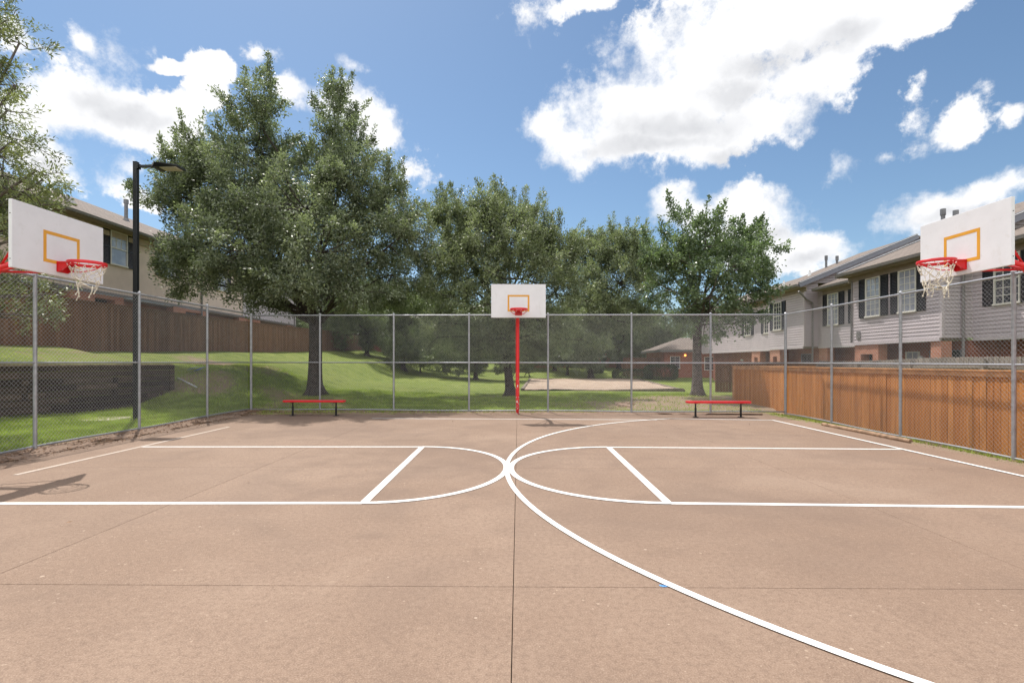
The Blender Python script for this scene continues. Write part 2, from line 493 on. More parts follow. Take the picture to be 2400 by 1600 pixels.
def terrain(X, Y):
    X = np.asarray(X, float); Y = np.asarray(Y, float)
    xw = wall_x(Y)
    low = 0.03 + 0.022*np.maximum(0, -X-8.6) + 0.035*np.maximum(0, Y-15.9)*sst(-X, 2, 8)*(1-sst(Y, 24, 34)) 
    w = sst(Y, 15.6, 20.5)
    behind = np.where(Y < 17.5, sst(xw-X, 0.15, 0.32), sst(xw-X, 0.1+0*(Y), 1.9))
    w = w + (1-w)*behind
    bank = 1.30*sst(-X, 8.2, 12.0)
    bank = np.where((Y < 17.5), np.where(X < xw, 1.46, bank), bank)
    plat = 0.62*sst(-X, 12.4, 16.2)
    z = low*(1-0.6*w*sst(-X, 8.2, 12.0)) + w*bank + plat
    # lawn climbs away to the back
    z = z + 0.030*np.maximum(0, Y-24)*sst(-X, -2, 9) + 0.045*np.maximum(0, Y-44)*sst(X, -6, 4)
    z = z + 0.09*sst(Y, 17, 22)*sst(X, -4, 4)
    far = np.clip((Y-70)/200, 0, 1)
    z = z - far*0.022*np.maximum(0, Y-70)
    # gentle unevenness on the lawns
    z = z + (0.035*np.sin(X*0.9+1.3)*np.sin(Y*0.7) + 0.02*np.sin(X*2.1)*np.cos(Y*1.7+0.4))*sst(Y, 16.4, 20)*np.where(Y < 60, 1, 0)*(1-sst(X, -2, 0)*(1-sst(X, 11, 13))*sst(Y, 23, 25.5)*(1-sst(Y, 44, 46)))
    # court side strip and the ground below the slab
    right = sst(X, 7.9, 8.6)
    z = np.where((X > 7.7) & (Y < 17), z*(1-right) - 0.07*right*(1-sst(Y, 15.5, 19)), z)
    ins = (X > -8.25) & (X < 7.85) & (Y < 15.4)
    z = np.where(ins, -0.16, z)
    return z

def ground_mat():
    m, N, b = mat_base('lawn')
    co = obj_co(N)
    sp = N.n('ShaderNodeSeparateXYZ'); N.t.links.new(co, sp.inputs[0])
    big = N.noise(co, 0.22, 5.0, 0.6); mid = N.noise(co, 1.6, 6.0, 0.65)
    mp = N.n('ShaderNodeMapping'); N.t.links.new(co, mp.inputs[0]); mp.inputs['Scale'].default_value = (1, 1, 0.3)
    fine = N.noise(mp.outputs[0], 26, 5.0, 0.75)
    c = N.mix(N.ramp(big, 0.3, 0.7), (0.185,0.235,0.046), (0.255,0.285,0.078))
    c = N.mix(N.ramp(mid, 0.42, 0.66, 0.0, 0.75), c, (0.115,0.160,0.032))
    c = N.mix(N.ramp(fine, 0.35, 0.75, 0.0, 0.75), c, (0.078,0.108,0.022))
    c = N.mix(N.ramp(fine, 0.22, 0.38, 0.5, 0.0), c, (0.30,0.31,0.11))
    # bare trodden earth: patches given by places on the ground (x, y, rx, ry, strength)
    bare = None
    for (x, y, rx, ry, s) in ((5.4,18.2,3.6,2.0,1.0),(7.0,20.5,2.2,1.8,0.95),(8.2,16.9,2.4,1.5,0.8),(-6.8,17.6,1.9,0.55,0.6),(-8.0,19.8,1.8,1.3,0.62),
                              (-11.4,18.4,1.0,1.3,0.75),(-12.6,22.5,2.2,1.7,0.6),(-14.5,16.5,2.5,3.5,0.10),(-0.7,22.3,2.2,1.0,0.75),(1.2,21.9,1.8,0.7,0.5),
                              (-8.35,9,0.5,12,0.9),(0,15.75,9,0.42,0.75),(-10.3,13.6,0.9,0.35,0.4),(8.1,20,2,3,0.5),(8.3,9,0.5,8,0.95)):
        q = N.n('ShaderNodeMapping', vector_type='TEXTURE'); N.t.links.new(co, q.inputs[0])
        q.inputs['Location'].default_value = (x, y, 0); q.inputs['Scale'].default_value = (rx, ry, 1e3)
        ln = N.n('ShaderNodeVectorMath', operation='LENGTH'); N.t.links.new(q.outputs[0], ln.inputs[0])
        g = N.math('MULTIPLY', N.math('SUBTRACT', 1.25, ln.outputs['Value'], clamp=True), s)
        bare = g if bare is None else N.math('MAXIMUM', bare, g)
    n3 = N.noise(co, 3.2, 7.0, 0.7)
    bare = N.math('MULTIPLY', bare, 1.15)
    bm_ = N.ramp(N.math('ADD', bare, N.math('MULTIPLY', N.math('SUBTRACT', n3, 0.5), 1.5)), 0.03, 0.42)
    bm_ = N.math('MULTIPLY', bm_, N.ramp(bare, 0.0, 0.12))
    earth = N.mix(fine, (0.19,0.135,0.086), (0.36,0.27,0.20))
    c = N.mix(bm_, c, earth)
    N.put(b.inputs['Base Color'], c); b.inputs['Roughness'].default_value = 0.95; b.inputs['Specular IOR Level'].default_value = 0.15
    bp = N.n('ShaderNodeBump'); bp.inputs['Strength'].default_value = 0.7; bp.inputs['Distance'].default_value = 0.05
    N.t.links.new(fine, bp.inputs['Height']); N.t.links.new(bp.outputs[0], b.inputs['Normal'])
    return m
LAWN = ground_mat()

def build_terrain():
    xs = np.concatenate([[-900,-500,-300,-180,-120,-80,-60,-48,-40,-34,-29,-25,-22,-20], np.arange(-18.5,-14.6,0.5), np.arange(-14.4,-11.3,0.09), np.arange(-11.2,-8.0,0.25),
                         [-8.3,-8.2,7.7,7.8], np.arange(-7.5,7.6,0.5), np.arange(7.9,11,0.25), np.arange(11.5,24,0.8), [26,30,36,44,56,75,100,150,220,350,600,900]])
    ys = np.concatenate([[-60,-30,-15,-8,-4], np.arange(-2,6,1.0), np.arange(6,15.2,0.4), [15.35,15.45], np.arange(15.6,26,0.25), np.arange(26.5,46,0.8), np.arange(47,72,2), [76,84,95,110,140,180,240,350,600,1200]])
    xs = np.unique(np.round(xs, 3)); ys = np.unique(np.round(ys, 3))
    X, Y = np.meshgrid(xs, ys)
    Z = terrain(X, Y)
    v = np.stack([X.ravel(), Y.ravel(), Z.ravel()], 1)
    nx, ny = len(xs), len(ys)
    i = (np.arange(ny-1)[:,None]*nx + np.arange(nx-1)[None,:]).ravel()
    f = np.stack([i, i+1, i+1+nx, i+nx], 1)
    o = np_mesh('ground', v, f, LAWN)
    o.data.polygons.foreach_set('use_smooth', np.ones(len(f), bool))
    tag(o, kind='structure')
build_terrain()

# ------------------------------------------------------------------ court slab with open joints
ROT = 0.0125
def ct(a, b, z=0.0):
    return (a + ROT*b, b - ROT*0.9*a, z)
def build_court():
    mb = MB()
    ax = [-8.25,-3.93,-0.035,3.91,7.93]; by = [-4.4,-0.42,3.57,7.59,11.6,15.42]
    g = 0.0022
    for i in range(len(ax)-1):
        for j in range(len(by)-1):
            a0, a1, b0, b1 = ax[i]+g, ax[i+1]-g, by[j]+g, by[j+1]-g
            p = [ct(a0,b0,-0.14), ct(a1,b0,-0.14), ct(a1,b1,-0.14), ct(a0,b1,-0.14)]
            mb.prism(p, (0,0,0.14))
    o = mb.build('court', CONCRETE, bevel=0.004); tag(o, kind='structure')
    return o
court = build_court()

def gpt(u, v):            # photograph pixel of a point lying on the court
    Y = CAM_H*FPX/(v-849.0)
    return ((u-1200)/FPX*Y, Y)
def seg(mb, p, q, w, z=0.004):
    p = Vector((*p, z)); q = Vector((*q, z)); d = (q-p).normalized(); s = Vector((-d.y, d.x, 0))*w/2
    n = 24
    mb.strip([p+(q-p)*k/n+s for k in range(n+1)], [p+(q-p)*k/n-s for k in range(n+1)])
def arc(mb, c, rx, ry, a0, a1, w, n=90, z=0.004):
    L = []; R = []
    for k in range(n+1):
        a = a0+(a1-a0)*k/n
        p = Vector((c[0]+rx*math.cos(a), c[1]+ry*math.sin(a), z))
        t = Vector((-rx*math.sin(a), ry*math.cos(a), 0)).normalized(); s = Vector((t.y, -t.x, 0))*w/2
        L.append(p+s); R.append(p-s)
    mb.strip(L, R)
def build_lines():
    def line(nm, fn, mat=LINE):
        mb = MB(); fn(mb); o = mb.build(nm, mat, court, recalc=False)
        # make the sheets face up
        for p in o.data.polygons:
            if p.normal.z < 0: p.flip()
        return o
    def far_left(mb): seg(mb, (-4.0,14.28), (4.05,13.93), 0.06)
    line('sideline', far_left)
    line('baseline', lambda mb: seg(mb, (-7.06,7.1), (-7.02,12.4), 0.085), FADED)
    # left key
    def keyl(mb):
        seg(mb, (-7.0,9.47), (-1.70,9.47), 0.076)
        seg(mb, (-7.2,5.66), (-1.70,5.69), 0.086)
    line('key_line', keyl)
    line('free_throw_line', lambda mb: seg(mb, (-1.69,5.74), (-1.70,9.42), 0.100, 0.0055))
    line('key_arc', lambda mb: arc(mb, (-1.70,7.58), 1.615, 1.89, -math.pi/2, math.pi/2, 0.085, z=0.007))
    # right key
    def keyr(mb):
        seg(mb, (7.18,9.20), (1.80,9.44), 0.076)
        seg(mb, (7.3,5.46), (1.80,5.68), 0.086)
    line('key_line', keyr)
    line('free_throw_line', lambda mb: seg(mb, (1.775,5.73), (1.82,9.39), 0.100, 0.0055))
    line('key_arc', lambda mb: arc(mb, (1.80,7.56), 1.815, 1.88, math.pi/2, 1.5*math.pi, 0.085, z=0.007))
    line('three_point_line', lambda mb: (arc(mb, (7.02,7.56), 7.10, 7.10, math.pi/2+0.36, math.pi*1.5-0.05, 0.067, 160, z=0.0085),
         seg(mb, (4.5,14.19), (7.20,13.80), 0.070, 0.0085)))
    line('baseline', lambda mb: seg(mb, (7.20,13.83), (7.15,3.0), 0.075, 0.010))
build_lines()
mb = MB()
for k in range(5):
    x, y = gpt(1549+5*k, 1371.5+0.5*(k % 3)); mb.box(x-0.010, x+0.008, y-0.014-0.006*(k % 2), y+0.012, 0.0005, 0.0022)
mb.build('paint_mark', simple('blue_chalk_paint', (0.10,0.30,0.62), 0.8, var=0.3, vscale=60), court)

# ------------------------------------------------------------------ chain-link fence, three sides
def fence_side(name, label, A, B, zbA, zbB, ztA, ztB, zmA, zmB, ts, post_drop=0.08, ends=(True, True)):
    """A, B: (x, y) ends; zb / zt / zm: heights of bottom, top and middle rail; ts: post places along the side (0..1)"""
    A = Vector((*A, 0)); B = Vector((*B, 0)); L = (B-A).length; d = (B-A)/L; nrm = Vector((-d.y, d.x, 0))
    root = empty(name, (A.x, A.y, 0)); tag(root, label, 'fence', 'chain-link fence around the court')
    O = Vector((A.x, A.y, 0))
    def P(s, z, off=0.0): return d*s + nrm*off + Vector((0,0,z))
    def lerp(a, b, t): return a+(b-a)*t
    for k, t in enumerate(ts):
        zb, zt = lerp(zbA, zbB, t), lerp(ztA, ztB, t)
        corner = (t in (0.0, 1.0))
        r = 0.040 if corner else 0.031
        mb = MB()
        mb.tube([P(L*t, zb-post_drop-0.05), P(L*t, zt+0.02)], r, 10)
        mb.tube([P(L*t, zt+0.02), P(L*t, zt+0.045), P(L*t, zt+0.065), P(L*t, zt+0.072)], [r+0.006, r+0.006, r*0.7, r*0.2], 10)
        for q in range(1, 7):     # tie bands
            z = lerp(zb, zt, q/7)
            mb.tube([P(L*t, z-0.008), P(L*t, z+0.008)], r+0.005, 10)
        mb.build('post', GALV, root, smooth=False)
    n = 14
    for nm, za, zb2, r in (('top_rail', ztA, ztB, 0.022), ('mid_rail', zmA, zmB, 0.019), ('bottom_rail', zbA, zbB, 0.020)):
        mb = MB()
        pts = []
        for k in range(n+1):
            t = k/n; z = lerp(za, zb2, t)
            if nm == 'bottom_rail': z += 0.012*math.sin(t*17+L)
            pts.append(P(L*t, z, 0.0))
        mb.tube(pts, r, 8); mb.build(nm, GALV, root, smooth=True)
    # woven fabric: crossing wires in two layers
    w = 0.078; r = 0.0018
    V = []; F = []
    slope = 1.0
    H = ztA + 0.05 - zbA + 0.03
    for fam in (0, 1):
        off = 0.030 + (0.0028 if fam else -0.0028)
        s0 = -H
        while s0 < L:
            # parametrised height h from 0..H; s = s0 + h (or mirrored)
            ha, hb = max(0.0, -s0), min(H, L-s0)
            s0c = s0; s0 += w
            if hb-ha < 0.03: continue
            pa = []
            for h in (ha, hb):
                s = s0c+h
                if fam: s = L-s
                t = s/L
                zlo = lerp(zbA, zbB, t)-0.03; zhi = lerp(ztA, ztB, t)+0.04
                pa.append(P(s, zlo+(zhi-zlo)*h/H, off))
            a, b = pa
            dd = (b-a).normalized(); e1 = nrm*r; e2 = dd.cross(nrm)*r
            i = len(V)
            for p in (a, b):
                for q in range(4):
                    an = math.pi/2*q
                    V.append(p+e1*math.cos(an)+e2*math.sin(an))
            for q in range(4):
                q2 = (q+1) % 4
                F.append((i+q, i+q2, i+4+q2, i+4+q))
    np_mesh('chain_link_mesh', np.array([tuple(v) for v in V]), np.array(F), WIRE, root)
    return root

FL = (-8.52, 16.32); FR = (8.32, 15.20)
fence_side('chain_link_fence', 'long back side of the silver chain-link fence behind the centre hoop and benches', FL, FR, 0.075, 0.095, 3.13, 3.05, 1.60, 1.58,
           [0.0, 0.137, 0.281, 0.425, 0.573, 0.726, 0.868, 1.0])
fence_side('chain_link_fence', 'left side of the silver chain-link fence with grass and a timber wall behind', (-8.58, 3.9), (-8.53, 16.22), 0.08, 0.10, 3.14, 3.17, 1.59, 1.60,
           [0.0, 0.2095, 0.4115, 0.614, 0.820])
fence_side('chain_link_fence', 'right side of the silver chain-link fence in front of the orange board fence', (8.32, 15.10), (8.10, 3.0), 0.055, 0.02, 3.05, 3.03, 1.58, 1.545,
           [0.178, 0.372, 0.5735, 0.77, 1.0])

# ------------------------------------------------------------------ basketball hoops
def make_net(mb, seed, rows, jag, rtop=0.22, rbot=0.14, depth=0.36):
    rg = random.Random(seed)
    n = 12
    def pt(row, k):
        t = row/rows
        rr = rtop + (rbot-rtop)*t**0.7
        a = 2*math.pi*(k+0.5*(row % 2))/n
        j = 0.012+0.02*t
        return Vector((rr*math.cos(a)+rg.uniform(-j, j), rr*math.sin(a)+rg.uniform(-j, j), -0.03-depth*t+rg.uniform(-j, j)))
    grid = [[pt(r, k) for k in range(n)] for r in range(rows+1)]
    for r in range(rows):
        for k in range(n):
            if r > 1 and rg.random() < jag*0.5: continue
            a = grid[r][k]
            for b in (grid[r+1][k], grid[r+1][(k+(1 if r % 2 else -1)) % n]):
                if rg.random() < jag*0.35 and r > 0: continue
                m = (a+b)/2 + Vector((rg.uniform(-.008,.008), rg.uniform(-.008,.008), -0.01))
                mb.tube([a, m, b], 0.0055, 4, False)
    for k in range(n):      # loose ends
        if rg.random() < 0.35: continue
        a = grid[rows][k]
        l = rg.uniform(0.07, 0.2)
        p1 = a+Vector((rg.uniform(-.02,.02), rg.uniform(-.02,.02), -l*0.5)); p2 = p1+Vector((rg.uniform(-.03,.03), rg.uniform(-.03,.03), -l*0.5))
        mb.tube([a, p1, p2], 0.0062, 5)
        mb.tube([p2+Vector((0,0,0.012)), p2-Vector((0,0,0.012))], 0.010, 5)
    if rows > 3:            # a thick lower loop of cord
        pts = [Vector((rbot*0.95*math.cos(a), rbot*0.95*math.sin(a), -0.03-depth*0.95+0.02*math.sin(3*a))) for a in np.linspace(0.4, 5.4, 22)]
        mb.tube(pts, 0.008, 5)

def make_hoop(loc, rz, label, zc, net, seed, overhang, base_z):
    """local +x points out of the board's face; origin at the ground below the pole"""
    root = empty('basketball_hoop', (loc[0], loc[1], base_z), rz); tag(root, label, 'basketball hoop', 'basketball hoops around the court')
    bx = overhang
    W, H, T = 1.55, 0.95, 0.05
    z0 = zc-H/2-base_z; z1 = zc+H/2-base_z
    zr = z0+0.21
    # post and gooseneck
    mb = MB()
    zt = z0+0.30
    pts = [(0,0,-0.1), (0,0,0.6), (0,0,1.2), (0,0,zt-0.62)]
    for k in range(1, 9):
        a = math.pi/2*k/8
        pts.append((0.5*(1-math.cos(a)), 0, zt-0.62+0.5*math.sin(a)))
    pts += [(bx-T-0.02, 0, zt-0.12)]
    mb.tube(pts, 0.056, 14); mb.build('post', CHIPPED, root, smooth=True)
    mb = MB()
    for s in (-1, 1):
        mb = MB()
        mb.tube([(0.25,0,zt-0.16), (bx-T-0.02, s*0.42, z1-0.20)], 0.018, 6)
        mb.tube([(0.25,0,zt-0.22), (bx-T-0.02, s*0.42, z0+0.12)], 0.018, 6)
        mb.bar((bx-T-0.03, s*0.42, z0+0.05), (bx-T-0.03, s*0.42, z1-0.08), 0.04, 0.03)
        mb.build('brace', RED, root)
    mb = MB(); mb.box(bx-T-0.045, bx-T-0.012, -0.14, 0.14, z0+0.03, z0+0.36); mb.build('mounting_plate', RED, root)
    # board: a folded steel pan
    mb = MB(); mb.box(bx-T, bx, -W/2, W/2, z0, z1)
    bd = mb.build('backboard', BOARD, root, bevel=0.006)
    mb = MB()
    tw, th, lw = 0.62, 0.47, 0.05
    tz0 = z0+0.175; tz1 = tz0+th
    x0, x1 = bx+0.0006, bx+0.0026
    mb.box(x0, x1, -tw/2, tw/2, tz1-lw, tz1); mb.box(x0, x1, -tw/2, -tw/2+lw, tz0+lw, tz1-lw)
    mb.box(x0, x1, tw/2-lw, tw/2, tz0+lw, tz1-lw); mb.box(x0, x1, -tw/2, tw/2, tz0, tz0+lw)
    mb.build('target_square', ORANGE, bd)
    mb = MB()
    for s in (-1, 1):
        for zz in (z0+0.12, z1-0.2):
            mb = MB(); mb.tube([(bx-0.025, s*(W/2-0.002), zz), (bx-0.025, s*(W/2+0.004), zz)], 0.007, 8)
            mb.build('bolt', BLACK, bd)
    # rim
    cx = bx+0.15+0.235
    mb = MB()
    mb.ring((cx,0,zr), 0.235, 0.0095, 40, 8)
    mb.ring((cx,0,zr-0.024), 0.240, 0.009, 40, 8)
    mb.ring((cx,0,zr-0.014), 0.243, 0.006, 40, 8, 4.0)
    mb.prism([(bx+0.004,-0.10,zr+0.008), (bx+0.004,0.10,zr+0.008), (cx-0.215,0.085,zr+0.008), (cx-0.215,-0.085,zr+0.008)], (0,0,-0.018))
    for s in (-1, 1):
        mb.prism([(bx+0.004,s*0.09,zr-0.011), (cx-0.20,s*0.075,zr-0.011), (bx+0.09,s*0.09,zr-0.12), (bx+0.004,s*0.09,zr-0.15)], (0,s*-0.008,0))
    mb.box(bx+0.004, bx+0.012, -0.10, 0.10, zr-0.15, zr-0.011)
    for s in (-1, 1):
        pts = [(bx+0.06, s*0.07, zr-0.125), (bx+0.16, s*0.15, zr-0.115), (bx+0.30, s*0.215, zr-0.07), (bx+0.385, s*0.238, zr-0.03)]
        mb.tube(pts, 0.0085, 7)
    rim = mb.build('rim', RED, root, smooth=False)
    mb = MB()
    for k in range(12):
        a = 2*math.pi*(k+0.5)/12
        c = Vector((cx+0.232*math.cos(a), 0.232*math.sin(a), zr-0.034))
        mb = MB(); mb.tube([c, c+Vector((0,0,-0.018)), c+Vector((-0.012*math.cos(a),-0.012*math.sin(a),-0.024))], 0.006, 5)
        mb.build('net_hook', HOOK, rim)
    if net:
        mb = MB(); make_net(mb, seed, net[0], net[1], depth=net[2], rbot=net[3])
        o = mb.build('net', ROPE, root, smooth=True); o.location = (cx, 0, zr-0.035)
    return root

make_hoop((0.17,15.42), -math.pi/2+0.012, 'centre basketball hoop without a net on a straight red post with chipped paint', 3.345, None, 1, 1.22, 0.0)
make_hoop((-8.15,7.70), 0.0, 'basketball hoop on the left with a frayed net hanging in loose cords', 3.395, (5, 0.5, 0.30, 0.12), 5, 1.22, 0.0)
make_hoop((8.16,7.72), math.pi, 'basketball hoop on the right with a torn net in front of the houses', 3.43, (5, 0.35, 0.36, 0.15), 9, 1.22, 0.0)

# ------------------------------------------------------------------ benches
def make_bench():
    root = empty('park_bench')
    mb = MB()
    L, W, H = 1.86, 0.28, 0.47
    prof = []
    n = 7; r = 0.09
    for (cx, cy, a0) in ((L/2-r, W/2-r, 0), (-L/2+r, W/2-r, 90), (-L/2+r, -W/2+r, 180), (L/2-r, -W/2+r, 270)):
        for k in range(n):
            a = rad(a0+90*k/(n-1)); prof.append((cx+r*math.cos(a), cy+r*math.sin(a), H-0.06))
    mb.prism(prof, (0,0,0.06))
    mb.build('seat', RED, root, bevel=0.014)
    for s in (-1, 1):
        mb = MB()
        x = s*0.655
        mb.tube([(x,0,0.0), (x,0,0.27), (x,0,0.29), (x,0,H-0.06)], [0.030,0.030,0.022,0.022], 10)
        mb.box(x-0.07, x+0.07, -0.07, 0.07, 0.0, 0.012)
        mb.bar((x,-0.11,H-0.068), (x,0.11,H-0.068), 0.05, 0.014)
        for q in (-1, 1): mb.tube([(x+q*0.045,0.045,0.012), (x+q*0.045,0.045,0.026)], 0.010, 6)
        mb.build('leg', BLACK, root)
    return root
b1 = make_bench(); b1.location = (-5.93,15.0,0.0); b1.rotation_euler.z = -0.02
tag(b1, 'red backless bench with black legs in front of the trunk of the big tree', 'bench', 'red benches by the back fence')
b2 = copy_tree(b1); b2.location = (6.03,14.62,0.0); b2.rotation_euler.z = -0.03
tag(b2, 'red backless bench with black legs near the orange board fence', 'bench', 'red benches by the back fence')

# ------------------------------------------------------------------ lamp post
def make_lamp():
    x, y = -10.08, 13.4
    z = float(terrain(x, y))
    root = empty('street_lamp', (x, y, z)); tag(root, 'tall square black lamp post with a flat lamp head on an arm', 'street lamp')
    top = 6.95-z
    mb = MB(); mb.box(-0.052,0.052,-0.052,0.052,0.02,top); mb.box(-0.14,0.14,-0.14,0.14,0.0,0.03); mb.box(-0.056,0.056,-0.056,0.056,top+0.001,top+0.02)
    mb.build('post', BLACK, root, bevel=0.008)
    za = top-0.10
    mb = MB(); mb.box(0.053,0.55,-0.035,0.035,za-0.03,za+0.03); mb.box(0.053,0.09,-0.06,0.06,za-0.07,za+0.07)
    mb.build('arm', BLACK, root)
    mb = MB()
    mb.prism([(0.50,-0.11,za-0.055),(0.62,-0.19,za-0.075),(1.22,-0.19,za-0.055),(1.22,-0.19,za-0.015),(0.62,-0.19,za+0.05),(0.50,-0.11,za+0.04)], (0,0.38,0))
    for k in range(7): mb.box(0.64+k*0.05, 0.655+k*0.05, -0.15, 0.15, za+0.03-k*0.006, za+0.07-k*0.005)
    hd = mb.build('lamp_head', BLACK, root)
    hd.rotation_euler = (0, 0, 0)
    mb = MB(); mb.box(0.72,1.16,-0.14,0.14,za-0.079,za-0.060)
    mb.build('lens', simple('lamp_lens', (0.62,0.58,0.50), 0.3, var=0.15, vscale=30), hd)
    mb = MB(); mb.tube([(0.66,0,za+0.05),(0.66,0,za+0.11)], 0.035, 10); mb.build('photocell', BLACK, hd)
    p = MB(); p.tube([(x-0.75,y-0.1,float(terrain(x-0.6,y))-0.05), (x-0.75,y-0.1,float(terrain(x-0.6,y))+0.035)], 0.55, 20)
    o = p.build('concrete_footing', simple('pale_concrete', (0.48,0.42,0.36), 0.9, var=0.2), None); tag(o, 'pale round concrete footing in the grass beside the lamp post', 'footing')
make_lamp()

# ------------------------------------------------------------------ timber lying along the court edge, rubbish on the bank
TIMBER = simple('brown_timber', (0.30,0.19,0.12), 0.85, var=0.35, vscale=9, bump=0.5, bscale=30)
mb = MB(); mb.tube([(7.90,12.7,0.03),(7.915,11.2,0.035),(7.90,9.9,0.035)], [0.045,0.05,0.045], 10)
o = mb.build('timber_edging', TIMBER, smooth=False); tag(o, 'round brown timber lying along the right edge of the court', 'timber')
def on_g(u, Y): 
    x = (u-1200)/FPX*Y
    return Vector((x, Y, float(terrain(x, Y))))
a = on_g(417,18.5); b = on_g(461,17.9)
mb = MB(); mb.tube([a+Vector((0,0,.05)), b+Vector((0,0,.05))], 0.026, 10)
o = mb.build('plastic_pipe', simple('white_plastic', (0.62,0.62,0.64), 0.4), smooth=True); tag(o, 'white plastic pipe lying on the grass bank', 'pipe')
c = on_g(461,19.3)
mb = MB()
for k in range(5):
    mb.quad(*(c+Vector((-0.28+0.11*k+q[0], 0.05*math.sin(k)+q[1], 0.10+0.05*math.sin(k*2.1)+q[2])) for q in ((0,-.12,0),(.11,-.12,.03),(.11,.16,.07),(0,.16,.05))))
o = mb.build('plastic_sheet', simple('blue_plastic', (0.02,0.08,0.50), 0.4)); tag(o, 'crumpled blue plastic sheet on the grass bank', 'plastic sheet')
sm = o.modifiers.new('thick', 'SOLIDIFY'); sm.thickness = 0.012

# ------------------------------------------------------------------ loose bricks behind the fence
BRK = brick_mat('loose_brick', (0.30,0.17,0.12), (0.36,0.24,0.18), (0.36,0.3,0.26))
PALEB = simple('dusty_brick', (0.42,0.30,0.23), 0.9, var=0.3, vscale=9)
for k, (u, Y, rz, lab) in enumerate(((1456,18.25,0.3,'dusty brick lying flat at the left of three on the bare earth'),(1462,17.6,-0.2,'dusty brick lying nearest the fence of three on the bare earth'),(1476,18.4,0.9,'dusty brick lying at the right of three on the bare earth'))):
    p = on_g(u, Y)
    mb = MB(); mb.box(-0.2,0.2,-0.1,0.1,0,0.10)
    o = mb.build('brick', PALEB, bevel=0.008); o.location = p+Vector((0,0,-0.01)); o.rotation_euler = (0.1*(k-1),0.12,rz)
    tag(o, lab, 'brick', 'loose bricks on bare earth')

# ------------------------------------------------------------------ timber retaining wall
def build_retaining():
    root = empty('retaining_wall', (-12.2, 17.4, 0.3)); tag(root, 'dark stacked timber retaining wall below the upper lawn', 'retaining wall')
    O = Vector((-12.2,17.4,0.3))
    wm, N, b = mat_base('old_railway_timber')
    co = obj_co(N); geo = N.n('ShaderNodeNewGeometry')
    mp = N.n('ShaderNodeMapping'); N.t.links.new(co, mp.inputs[0]); mp.inputs['Scale'].default_value = (3,3,24)
    gr = N.noise(mp.outputs[0], 1.0, 6.0, 0.7)
    cc = N.mix(geo.outputs['Random Per Island'], (0.026,0.019,0.016), (0.120,0.085,0.064))
    cc = N.mix(N.ramp(gr, 0.35, 0.7, 0.0, 0.7), cc, (0.016,0.012,0.010))
    N.put(b.inputs['Base Color'], cc); b.inputs['Roughness'].default_value = 0.9
    mb = MB(); rg = random.Random(3)
    h = 0.185; zt = 1.52
    for k in range(8):
        z1 = zt - k*h; z0 = z1-h+0.008
        y = 17.5 - (0.25 if k % 2 else 0.0)
        yend = 17.55
        y = yend
        while y > 5.0:
            ln = rg.choice((2.4,2.4,1.2)) if y < yend else rg.uniform(0.8,2.4)
            y0 = max(5.0, y-ln)
            jx = rg.uniform(-0.018,0.018)
            pa = Vector((float(wall_x(np.array(y)))+jx-0.10, y-0.004, (z0+z1)/2)); pb = Vector((float(wall_x(np.array(y0)))+jx-0.10, y0+0.004, (z0+z1)/2+rg.uniform(-.006,.006)))
            mb.bar(pa-O, pb-O, 0.20, h-0.022)
            y = y0
    for yy in np.arange(6,17.5,2.4):        # tie-back ends
        xx = float(wall_x(np.array(yy)))
        for zz in (1.05, 0.68):
            mb.bar(Vector((xx-0.2,yy,zz))-O, Vector((xx+0.025,yy,zz))-O, 0.17, 0.16)
    mb.build('timber_course', wm, root, bevel=0.012)
    mb = MB()
    mb.bar(Vector((-12.06,17.62,1.52))-O, Vector((float(wall_x(np.array(5.0)))-0.06,5.0,1.52))-O, 0.26, 0.05)
    mb.build('cap_board', simple('cap_board', (0.26,0.20,0.15), 0.9, var=0.25, vscale=6), root)
    mb = MB()                                   # wing going back into the bank
    for k in range(8):
        z1 = zt-k*h
        mb.bar(Vector((-12.0,17.66,z1-h/2))-O, Vector((-14.2,18.3,z1-h/2))-O, 0.18, h-0.012)
    mb.build('wing_wall', wm, root, bevel=0.012)
build_retaining()
